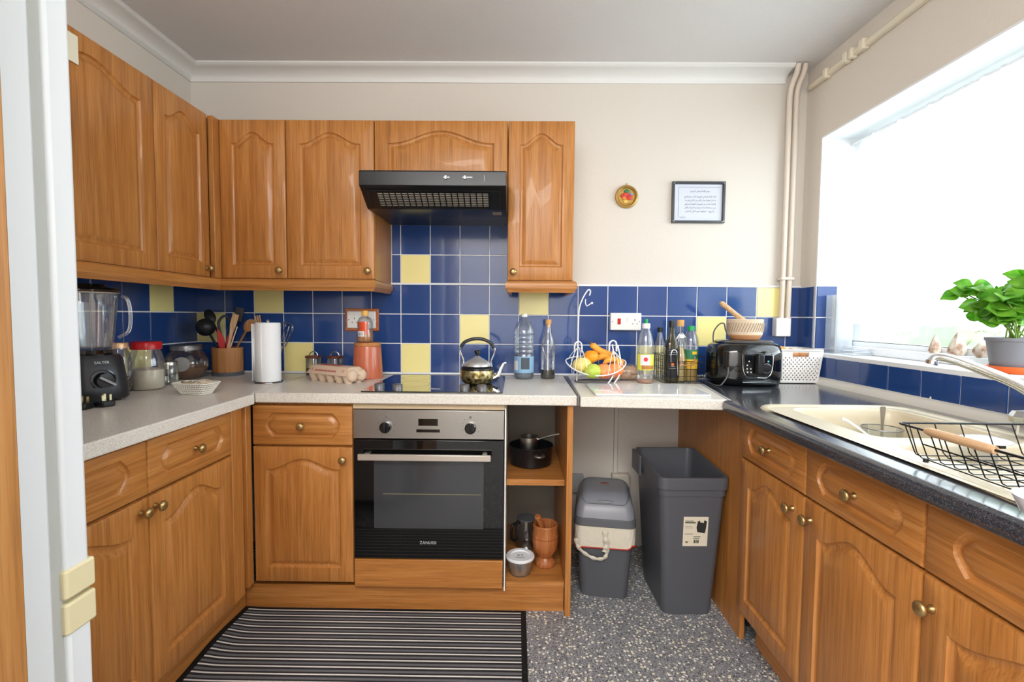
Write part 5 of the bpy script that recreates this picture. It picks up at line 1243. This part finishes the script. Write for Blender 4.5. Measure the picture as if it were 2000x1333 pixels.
# tall open bin
t = thing('open_bin', 'tall charcoal open-topped bin with a white product label in front', 'bin', (1.145, -.436, 0), math.radians(1))
top_ = .575
bb_ = MB(); rs = []
for z, hx_, hy_ in ((.001, .098, .150), (.02, .101, .153), (.50, .128, .185), (.502, .132, .189), (top_-.02, .134, .191)):
    rs.append([(x, y, z) for x, y in rrect(-hx_, -hy_, hx_, hy_, .03, 6)])
def rimz(x, y): return top_ + .018*sstep(.05, .19, y) - .022*math.exp(-(x/.07)**2)*(1 if y > .15 else 0)
for dx, dz in ((.0, 0), (.008, .004), (.010, -.004), (.004, -.012), (0, -.002)):
    pass
R1 = [(x, y, rimz(x, y)-.006) for x, y in rrect(-.140, -.197, .140, .197, .034, 6)]
R2 = [(x, y, rimz(x, y)+.002) for x, y in rrect(-.139, -.196, .139, .196, .034, 6)]
R3 = [(x, y, rimz(x, y)+.002) for x, y in rrect(-.128, -.185, .128, .185, .028, 6)]
R4 = [(x, y, rimz(x, y)-.01) for x, y in rrect(-.126, -.183, .126, .183, .028, 6)]
R5 = [(x, y, .02) for x, y in rrect(-.095, -.147, .095, .147, .026, 6)]
R0 = [(x, y, rimz(x, y)-.045) for x, y in rrect(-.139, -.196, .139, .196, .034, 6)]
rs += [R0, R1, R2, R3, R4, R5]
bb_.rings(rs); obj('bin_body', bb_, BINM, t, world=False, angle=45)
obj('grip_lip', MB().prism([(-.172, .36), (-.139, .36), (-.139, .50), (-.172, .50)][:0] or rrect(-.150, .06, -.138, .19, .005, 3), .50, .588, 2), BINM, t, world=False, bevel=.003)
def lf(u, v):   # on the front face (y = -hy), z=v
    hy = .150+(.185-.150)*(v-.001)/.5; return (u, -hy-.0012, v)
L0, L1, V0, V1 = -.036, .062, .295, .418
lab = MB().add([lf(L0, V0), lf(L1, V0), lf(L1, V1), lf(L0, V1)], [(0, 1, 2, 3)])
lo_ = obj('product_label', lab, mat('cream_label', '#ddd5c2', .6), t, world=False)
def lf2(u, v): p = lf(u, v); return (p[0], p[1]-.0006, p[2])
pr_ = MB()
for (a, b, c, d) in ((-.024, .366, .010, .369), (-.024, .358, .018, .363), (-.024, .345, .004, .346), (-.024, .338, .008, .339), (-.024, .312, .010, .314), (.012, .300, .040, .303), (.012, .292, .036, .295), (.014, .275, .020, .288), (.022, .275, .026, .288), (.028, .275, .034, .288)):
    pr_.add([lf2(a-.006, b+.033), lf2(c-.006, b+.033), lf2(c-.006, d+.033), lf2(a-.006, d+.033)], [(0, 1, 2, 3)])
pr_.add([lf2(-.028, .315), lf2(-.020, .307), lf2(-.012, .315)], [(0, 1, 2)])
o = obj('label_print', pr_, mat('green_black_print', '#3d4a38', .7), lo_, world=False); o['kind'] = 'stuff'
obj('label_picture', MB().add([lf2(0.020, 0.355), lf2(0.050, 0.349), lf2(0.054, 0.371), lf2(0.056, 0.399), lf2(0.046, 0.405), lf2(0.044, 0.393), lf2(0.030, 0.395), lf2(0.028, 0.403), lf2(0.020, 0.399), lf2(0.016, 0.373)], [tuple(range(10))]), mat('dark_label_photo', '#2b2d2a', .6), lo_, world=False)
# pipework behind the bins
t = thing('conduit', 'painted conduit running down the wall behind the bins to a socket box', 'conduit', (.963, -.01, .32))
obj('duct', MB().box(.955, -.018, .395, .975, -.0005, .856), PAINT, t, bevel=.002); obj('socket_box', MB().box(.945, -.045, .30, 1.035, -.0005, .395), mat('aged_white_box', '#cfc8bb', .5), t, bevel=.006)
tag(obj('wall_box', MB().box(.70, -.03, .29, .80, -.0005, .385), mat('grey_wall_box', '#a9abad', .5), bevel=.003, loc=(.75, -.015, .29)), 'pale grey box low on the wall behind the swing bin', 'box')

# ---------------------------------------------------------------- things in and by the sink
gx, gy, gz = 1.620, -.945, .747
t = thing('drinking_glass', 'clear glass jar standing in the larger sink bowl', 'glass', (gx, gy, gz))
obj('glass_body', MB().lathe([(.0001, 0), (.045, 0), (.050, .006), (.054, .04), (.055, .100), (.056, .108), (.053, .108), (.052, .04), (.047, .010), (.0001, .008)], (gx, gy, gz), 36), GLASS, t)
obj('rim', MB().tube([(gx+.0555*math.cos(a*PI/18), gy+.0555*math.sin(a*PI/18), gz+.108) for a in range(36)], .0018, 6, closed=True), DKSTEEL, t)
t = thing('spoon', 'steel spoon standing upright in the glass in the sink', 'spoon', (gx, gy+.01, gz+.012))
obj('handle', MB().prism([(-.004, .0), (.004, .0), (.004, .10), (.009, .155), (.007, .163), (-.007, .163), (-.009, .155), (-.004, .10)], -.001, .001, 1).xf(Matrix.Translation((gx+.008, gy+.01, gz+.012))), STEEL, t)
t = thing('plate', 'white dish lying in the larger sink bowl beside the glass', 'dish', (1.525, -1.02, .746))
obj('dish_body', MB().lathe([(.0001, 0), (.045, 0), (.085, .022), (.087, .024), (.083, .024), (.045, .005), (.0001, .004)], (1.53, -1.04, .746), 40), mat('white_china', '#eef0f2', .15), t, angle=50)
t = thing('spoon', 'white plastic spoon leaning out of the dish in the sink', 'spoon', (1.59, -.97, .77))
obj('handle', MB().tube(smoothpts([(1.60, -.985, .800), (1.56, -.955, .840), (1.520, -.935, .872), (1.500, -.930, .881)], 5), .004, 8, rad=[.003+.0025*i/15 for i in range(16)]), WPLAST, t)
obj('bowl', MB().sphere((1.607, -.99, .795), 1, 16, 8, sc=(.016, .012, .006)), WPLAST, t)
lx, ly, lz = 1.520, -1.385, .787
t = thing('lidded_pot', 'steel pot with wide white disc lid standing in the small sink bowl', 'pot', (lx, ly, lz))
obj('pot_body', MB().lathe([(.0001, 0), (.022, 0), (.023, .006), (.023, .135), (.0001, .136)], (lx, ly, lz), 28), mat('pale_steel', '#c9c6c0', .3, metal=.6), t)
obj('flange', MB().lathe([(.0001, .068), (.036, .066), (.040, .070), (.036, .076), (.0001, .080)], (lx, ly, lz), 28), CHROME, t)
obj('lid', MB().lathe([(.0001, .137), (.046, .141), (.047, .144), (.028, .149), (.0001, .152)], (lx, ly, lz), 36), mat('white_china', '#eef0f2', .15), t)
obj('black_catch', MB().box(lx+.004, ly-.030, lz+.130, lx+.018, ly-.018, lz+.138), BLACKP, t)
# drying rack
t = thing('draining_basket', 'black wire draining basket with a wooden side handle on the sink drainer', 'basket', (1.46, -1.70, .91))
zt2, zb2 = .978, .914; X0, X1, Y1, Y0 = 1.278, 1.66, -1.437, -1.93
x0b, x1b, y1b, y0b = 1.302, 1.636, -1.465, -1.90
wm = MB(); wm.tube([(x, y, zt2) for x, y in rrect(X0, Y0, X1, Y1, .01, 3)], .0025, 8, closed=True); obj('top_frame', wm, WIRE_B, t)
wm = MB()
k = 0
y = y1b
while y > y0b:
    s = 0
    wm.tube([(X0, y+.008, zt2), (x0b-.008, y, zb2+.010), (x0b-.005, y, zb2+.004), (x0b+.003, y, zb2), (x1b-.003, y, zb2), (x1b+.005, y, zb2+.004), (x1b+.008, y, zb2+.010), (X1, y+.008, zt2)], .0013, 6); y -= .0305
for i in range(7):
    x = x0b+(x1b-x0b)*i/6
    wm.tube([(x, Y1, zt2), (x, y1b+.003, zb2+.006), (x, y1b-.01, zb2-.002), (x, y0b, zb2-.002), (x, Y0, zt2)], .0013, 6)
o = obj('wires', wm, WIRE_B, t)
obj('side_rail', MB().tube([(x0b-.014, y1b-.03, zb2+.032), (x0b-.014, -1.70, zb2+.032)], .0016, 6), WIRE_B, t)
obj('wooden_handle', MB().tube([(X0, -1.510, zt2), (X0, -1.522, zt2), (X0, -1.640, zt2), (X0, -1.652, zt2)], .009, 16, rad=[.006, .0088, .0088, .007]), PALEWOODY, t, angle=60)
for x, y in ((x0b, y1b-.02), (x1b, y1b-.02), (x0b, y0b+.02), (x1b, y0b+.02)): obj('foot', MB().lathe([(.0001, 0), (.005, 0), (.005, .008), (.0001, .008)], (x, y, .906), 10), BLACKP, t)
t = thing('small_bowl', 'shiny pearl white bowl at the right edge of the picture by the sink front', 'bowl', (1.252, -1.775, WT+.0005))
obj('bowl_body', MB().lathe([(.0001, 0), (.019, 0), (.021, .002), (.040, .016), (.049, .038), (.050, .041), (.0475, .041), (.038, .018), (.019, .005), (.0001, .004)], (1.252, -1.775, WT+.0005), 44), mat('pearl_enamel', '#eceaf0', .1, coat=.6), t)

# ---------------------------------------------------------------- window sill
sz = WZ0
pxx, pyy = 1.995, -.985
t = thing('potted_basil', 'bushy green basil plant in a grey pot on an orange saucer on the window sill', 'plant', (pxx-.01, pyy, sz))
pxx -= .01
obj('saucer', MB().lathe([(.0001, .001), (.052, .001), (.064, .018), (.066, .022), (.060, .022), (.05, .006), (.0001, .005)], (pxx, pyy, sz), 40), mat('orange_saucer', '#e8682a', .4), t)
obj('pot', MB().lathe([(.0001, .006), (.048, .006), (.054, .02), (.066, .098), (.070, .100), (.070, .110), (.065, .110), (.060, .09), (.0001, .088)], (pxx, pyy, sz), 40), mat('grey_plant_pot', '#7b7d84', .5), t)
obj('soil', MB().lathe([(.0001, .095), (.062, .092), (.062, .088), (.0001, .088)], (pxx, pyy, sz), 30), mat('dark_soil', '#2e2219', .95, bump=(60, 1)), t)
random.seed(21)
def leafmesh(mb, base, d, up, L, W, curl):
    d = Vector(d).normalized(); s = d.cross(Vector(up)).normalized(); n = s.cross(d).normalized(); vs = []; fs = []; NU, NV = 8, 4
    for i in range(NU+1):
        u = i/NU; w = W*(math.sin(PI*min(1, u**.8*1.0)) if u < 1 else 0)*(1.0)+.0006; z = -curl*L*u*u + .10*L*math.sin(PI*u)
        for j in range(-NV//2, NV//2+1):
            v = j/(NV/2); p = Vector(base)+d*L*u+s*w*v+n*(z+W*.28*v*v+.03*W*math.sin(9*u)*abs(v)); vs.append(tuple(p))
    for i in range(NU):
        for j in range(NV): a = i*(NV+1)+j; fs.append((a, a+1, a+NV+2, a+NV+1))
    mb.add(vs, fs)
stems = MB(); leaves = MB(); tops = []
root = Vector((pxx, pyy, sz+.09))
specs = [(-.015, .015, .115), (-.02, .055, .19), (-.05, .10, .225), (-.045, .15, .20), (.0, -.02, .25), (-.01, -.05, .22), (-.03, .02, .20), (-.03, .085, .15), (.03, .02, .22), (.02, -.06, .17), (-.055, .01, .13), (-.04, .055, .105), (-.05, .12, .20), (-.06, -.02, .18)]
for (dx, dy, dz) in specs:
    b = root+Vector((random.uniform(-.03, .03), random.uniform(-.03, .03), 0)); e = root+Vector((dx, dy, dz*.80)); P = smoothpts([b, b+(e-b)*.5+Vector((-.005, -.01, .02)), e], 5); stems.tube(P, .0022, 6)
    for q, sc in ((len(P)-1, 1.0), (int(len(P)*.62), 1.0)):
        p = P[q]; a0 = random.uniform(0, PI)
        for k in range(4 if q == len(P)-1 else 2):
            a = a0+k*PI*(.5 if q == len(P)-1 else 1); d = Vector((math.cos(a), math.sin(a), random.uniform(-.45, .45)))
            leafmesh(leaves, p, d, (random.uniform(-.9, -.3), random.uniform(-1, -.4), random.uniform(.3, .9)), random.uniform(.046, .060)*sc, random.uniform(.020, .026)*sc, random.uniform(.0, .25))
for i_, v_ in enumerate(leaves.v):
    if v_[0] > 2.012: leaves.v[i_] = (2.012+(v_[0]-2.012)*.12, v_[1], v_[2])
obj('stems', stems, mat('basil_stem', '#6f8f3a', .5), t)
o = obj('leaves', leaves, LEAF, t, angle=80); o['kind'] = 'stuff'; sd = o.modifiers.new('t', 'SOLIDIFY'); sd.thickness = .0006
def shell(label, x, y, h, w, kind):
    t = thing('seashell', label, 'shell', (x, y, sz+.0345)); mb = MB()
    m = mat('brown_cream_shell', '#cdb7a4', .55, bump=(60, 1)); n = m.node_tree.nodes
    if kind == 'cone': prof = [(.0001, 0), (w*.8, .0), (w, h*.14), (w*.93, h*.3), (w*.62, h*.6), (w*.22, h*.9), (.0001, h)]
    else: prof = [(.0001, 0), (w*.6, 0), (w, h*.35), (w*.95, h*.6), (w*.5, h*.92), (.0001, h)]
    mb.lathe(prof, (0, 0, 0), 26)
    out = []
    for vx_, vy_, vz in mb.v:
        a = math.atan2(vy_, vx_); r = math.hypot(vx_, vy_)*(1+.10*math.sin(a*7+vz*220)); out.append((x+r*math.cos(a), y+r*math.sin(a)*.8, sz+.0345+vz))
    mb.v = out; obj('shell_body', mb, m, t, angle=50); return t
_m = mat('brown_cream_shell', '#cdb7a4', .55, bump=(60, 1)); nt = _m.node_tree; tc = nt.nodes.new('ShaderNodeTexCoord'); no = nt.nodes.new('ShaderNodeTexNoise'); no.inputs['Scale'].default_value = 38
rp = ramp(nt, [(.35, '#a07c66'), (.52, '#cfbcab'), (.7, '#e6dccf')]); nt.links.new(tc.outputs['Object'], no.inputs['Vector']); nt.links.new(no.outputs['Fac'], rp.inputs[0]); nt.links.new(rp.outputs[0], nt.nodes['Principled BSDF'].inputs['Base Color'])
shell('slim pointed brown and white shell, furthest left of three on the window sill', 2.054, -.622, .074, .020, 'cone')
shell('broad cone-shaped shell, middle one of three on the window sill', 2.054, -.716, .088, .030, 'cone')
shell('rounded brown shell next to the basil pot on the window sill', 2.054, -.812, .052, .028, 'round')
# glass things in the sill corner
def frosted(): return thin_glass('milky_glass', '#f4f8fc', .10, .15, .30)
t = thing('glass_vase', 'tall square pale glass vase in the far corner of the window sill', 'vase', (1.975, -.185, sz))
mb = MB(); a = [(x, y) for x, y in rrect(1.932, -.222, 2.020, -.146, .008, 3)]; b = [(x, y) for x, y in rrect(1.936, -.218, 2.016, -.150, .007, 3)]
mb.rings([[(x, y, sz+.001) for x, y in a], [(x, y, sz+.275) for x, y in a], [(x, y, sz+.275) for x, y in b], [(x, y, sz+.020) for x, y in b]])
obj('vase_body', mb, frosted(), t)
t = thing('glass_dish', 'low thick clear glass dish on the window sill right of the tall vase', 'dish', (2.0, -.30, sz))
obj('dish_body', MB().prism(rrect(1.935, -.345, 2.025, -.255, .01, 3), sz+.001, sz+.018, 2), MATS['milky_glass'], t, bevel=.003); obj('dish_top', MB().prism(rrect(1.945, -.335, 2.015, -.265, .008, 3), sz+.018, sz+.032, 2), MATS['milky_glass'], t, bevel=.002)
# net curtain
t = thing('net_curtain', 'sheer white net curtain hanging across the bright window', 'curtain', (2.035, -1.1, 1.17))
obj('curtain_rod', MB().tube([(2.030, WY0-.007, 2.030), (2.030, WY1+.007, 2.030)], .006, 10), WHITE, t)
vs = []; fs = []; NU, NV = 260, 24
def cy(u): return WY0-.03+(WY1-WY0+.06)*u
for j in range(NV+1):
    v = j/NV
    for i in range(NU+1):
        u = i/NU; f = .35+.65*v
        x = 2.030+.009*f*math.sin(u*70+1.5*math.sin(v*2+u*9))+.006*math.sin(u*170)*(1-v)
        for c in (.155, .40, .52, .70, .86): x -= .012*math.exp(-((u-c-.02*v)/.008)**2)*(.4+.6*v)
        zb_ = 1.172+.012*abs(math.sin(u*38)); vs.append((x, cy(u)+.006*math.sin(u*70+1)*v, 2.036+(zb_-2.036)*v))
for j in range(NV):
    for i in range(NU): a = j*(NU+1)+i; fs.append((a, a+1, a+NU+2, a+NU+1))
obj('net', MB().add(vs, fs), NET, t, angle=180)
obj('hem', MB().tube([vs[NV*(NU+1)+i] for i in range(0, NU+1, 2)], .0022, 5), NET, t)
# ---------------------------------------------------------------- on the wall
t = thing('wall_plaque', 'small round gold-rimmed plaque with red and green relief on the wall', 'plaque', (.996, -.01, 1.81))
Mx = Matrix.Translation((.996, 0, 1.812)) @ Matrix.Rotation(PI/2, 4, 'X')
obj('rim', MB().lathe([(.0001, .001), (.054, .001), (.058, .006), (.056, .015), (.049, .018), (.043, .014), (.041, .009), (.0001, .009)], (0, 0, 0), 44).xf(Mx), mat('aged_gold', '#b08d4c', .35, metal=.6), t)
for i, (x, z, r, c) in enumerate(((-.018, .004, .012, '#c23a2c'), (-.004, .010, .013, '#d24a3a'), (.012, .004, .012, '#b92b45'), (.022, .012, .008, '#7f9ac0'), (.0, .026, .012, '#2e7a55'), (-.012, -.008, .011, '#e08a3a'), (.006, -.008, .012, '#c8372c'), (.020, -.008, .009, '#d85a48'), (-.004, -.024, .013, '#d9b45c'), (.010, -.026, .011, '#c29a48'))):
    obj('relief', MB().sphere((.996+x, -.010, 1.812+z), 1, 14, 8, sc=(r*1.2, .006, r*.85)), mat('relief_'+c[1:], c, .4), t)
obj('hanger', MB().tube([(.996+.006*math.cos(a*PI/6), -.006, 1.872+.006*math.sin(a*PI/6)) for a in range(12)], .0014, 6, closed=True), MATS['aged_gold'], t)
# framed script
x0, x1, z0, z1 = 1.225, 1.490, 1.682, 1.888
t = thing('picture_frame', 'dark-framed sheet of Arabic calligraphy on the wall left of the pipes', 'picture frame', ((x0+x1)/2, -.01, z0))
fm = MB(); w = .013
P = lambda i: [(x0+i, z0+i), (x1-i, z0+i), (x1-i, z1-i), (x0+i, z1-i)]
fm.rings([[(a, -.0005, b) for a, b in P(0)], [(a, -.018, b) for a, b in P(0)], [(a, -.020, b) for a, b in P(.003)], [(a, -.020, b) for a, b in P(w-.003)], [(a, -.012, b) for a, b in P(w)], [(a, -.0005, b) for a, b in P(w)]], closed=True)
obj('frame', fm, mat('dark_grey_frame', '#43464c', .35), t)
pa = obj('paper', MB().box(x0+w-.002, -.009, z0+w-.002, x1-w+.002, -.002, z1-w+.002), mat('blue_white_paper', '#cdd2df', .6), t)
br = MB(); bx0_, bx1_, bz1_ = x0+.032, x1-.024, z1-.028
br.box(bx0_, -.0096, bz1_, bx1_, -.009, bz1_+.0012); br.box(bx0_, -.0096, z0+.030, bx0_+.0012, -.009, bz1_)
obj('border_line', br, mat('grey_ink', '#5c606a', .7), pa)
for cx_, cz_ in ((x0+.008, z0+.008), (x0+.008, z1-.008), (x1-.008, z1-.008), (x1-.008, z0+.008)):
    obj('corner_glint', MB().box(-.006, -.0004, -.0012, .006, .0004, .0012).xf(Matrix.Translation((cx_, -.0204, cz_)) @ Matrix.Rotation((PI/4)*(-1 if (cx_ < 1.3) == (cz_ > 1.8) else 1), 4, 'Y')), STEEL, t)
AR = {'ا': (0xFE8D, 0xFE8E, 0, 0), 'ب': (0xFE8F, 0xFE90, 0xFE91, 0xFE92), 'ت': (0xFE95, 0xFE96, 0xFE97, 0xFE98), 'ح': (0xFEA1, 0xFEA2, 0xFEA3, 0xFEA4), 'خ': (0xFEA5, 0xFEA6, 0xFEA7, 0xFEA8), 'د': (0xFEA9, 0xFEAA, 0, 0), 'ذ': (0xFEAB, 0xFEAC, 0, 0), 'ر': (0xFEAD, 0xFEAE, 0, 0), 'س': (0xFEB1, 0xFEB2, 0xFEB3, 0xFEB4), 'ش': (0xFEB5, 0xFEB6, 0xFEB7, 0xFEB8), 'ض': (0xFEBD, 0xFEBE, 0xFEBF, 0xFEC0), 'ط': (0xFEC1, 0xFEC2, 0xFEC3, 0xFEC4), 'ظ': (0xFEC5, 0xFEC6, 0xFEC7, 0xFEC8), 'ع': (0xFEC9, 0xFECA, 0xFECB, 0xFECC), 'ف': (0xFED1, 0xFED2, 0xFED3, 0xFED4), 'ق': (0xFED5, 0xFED6, 0xFED7, 0xFED8), 'ك': (0xFED9, 0xFEDA, 0xFEDB, 0xFEDC), 'ل': (0xFEDD, 0xFEDE, 0xFEDF, 0xFEE0), 'م': (0xFEE1, 0xFEE2, 0xFEE3, 0xFEE4), 'ن': (0xFEE5, 0xFEE6, 0xFEE7, 0xFEE8), 'ه': (0xFEE9, 0xFEEA, 0xFEEB, 0xFEEC), 'و': (0xFEED, 0xFEEE, 0, 0), 'ي': (0xFEF1, 0xFEF2, 0xFEF3, 0xFEF4), 'ة': (0xFE93, 0xFE94, 0, 0), 'أ': (0xFE83, 0xFE84, 0, 0), 'إ': (0xFE87, 0xFE88, 0, 0), 'ء': (0xFE80, 0xFE80, 0, 0)}
def shape(s):
    out = []
    for i, ch in enumerate(s):
        f = AR.get(ch)
        if not f: out.append(ch); continue
        prev = i > 0 and s[i-1] in AR and AR[s[i-1]][2]; nxt = i+1 < len(s) and s[i+1] in AR and s[i+1] != 'ء' and f[2]
        out.append(chr(f[3] if prev and nxt else f[1] if prev else f[2] if nxt else f[0]))
    return ''.join(reversed(out))
INK = mat('grey_ink', '#5c606a', .7)
def arline(s, cx_, z, width):
    o = text('script_line', shape(s), .012, INK, frame((cx_, -.0093, z), (1, 0, 0), (0, 0, 1)), pa, ext=.0001)
    w_ = max(v.co.x for v in o.data.vertices)-min(v.co.x for v in o.data.vertices); k = width/w_
    for v in o.data.vertices: v.co.x *= k
    return o
arline('بسم الله الرحمن الرحيم', (x0+x1)/2+.008, z1-.047, .098)
for k, s in enumerate(('الله لا إله إلا هو الحي القيوم لا تأخذه سنة ولا نوم', 'له ما في السموات وما في الأرض من ذا الذي يشفع عنده', 'إلا بإذنه يعلم ما بين أيديهم وما خلفهم ولا يحيطون', 'بشيء من علمه إلا بما شاء وسع كرسيه السموات والأرض', 'ولا يؤده حفظهما وهو العلي العظيم')):
    arline(s, (x0+x1)/2+.010, z1-.074-k*.0182, .158 if k < 4 else .145)
o = MB().box(x0+.040, -.0096, z0+.028, x0+.070, -.0092, z0+.030); obj('signature', o, INK, pa)
tag(obj('wall_spot', MB().sphere((XR-.0065, -.812, .931), 1, 10, 6, sc=(.001, .004, .006)), WPLAST, loc=(XR-.0065, -.812, .925)), 'tiny pale paint drip on the dark tile under the window sill', 'paint drip')

# ---------------------------------------------------------------- outside
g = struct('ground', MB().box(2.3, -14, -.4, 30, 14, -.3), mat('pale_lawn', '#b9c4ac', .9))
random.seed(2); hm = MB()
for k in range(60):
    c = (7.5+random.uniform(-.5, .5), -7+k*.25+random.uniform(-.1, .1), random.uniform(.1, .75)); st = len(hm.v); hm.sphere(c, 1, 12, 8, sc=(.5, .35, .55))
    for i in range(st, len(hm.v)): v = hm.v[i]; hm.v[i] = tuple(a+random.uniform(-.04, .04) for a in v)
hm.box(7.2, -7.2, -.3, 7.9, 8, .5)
tag(obj('hedge', hm, mat('overexposed_hedge', '#b4c4a4', .8, bump=(12, 1)), smooth=False, loc=(7.5, 0, -.3)), 'garden hedge coloured pale green as if overexposed, seen faintly through the bottom of the window', 'hedge', kind='stuff')  # leaf green paled in the colour itself to imitate overexposure outdoors
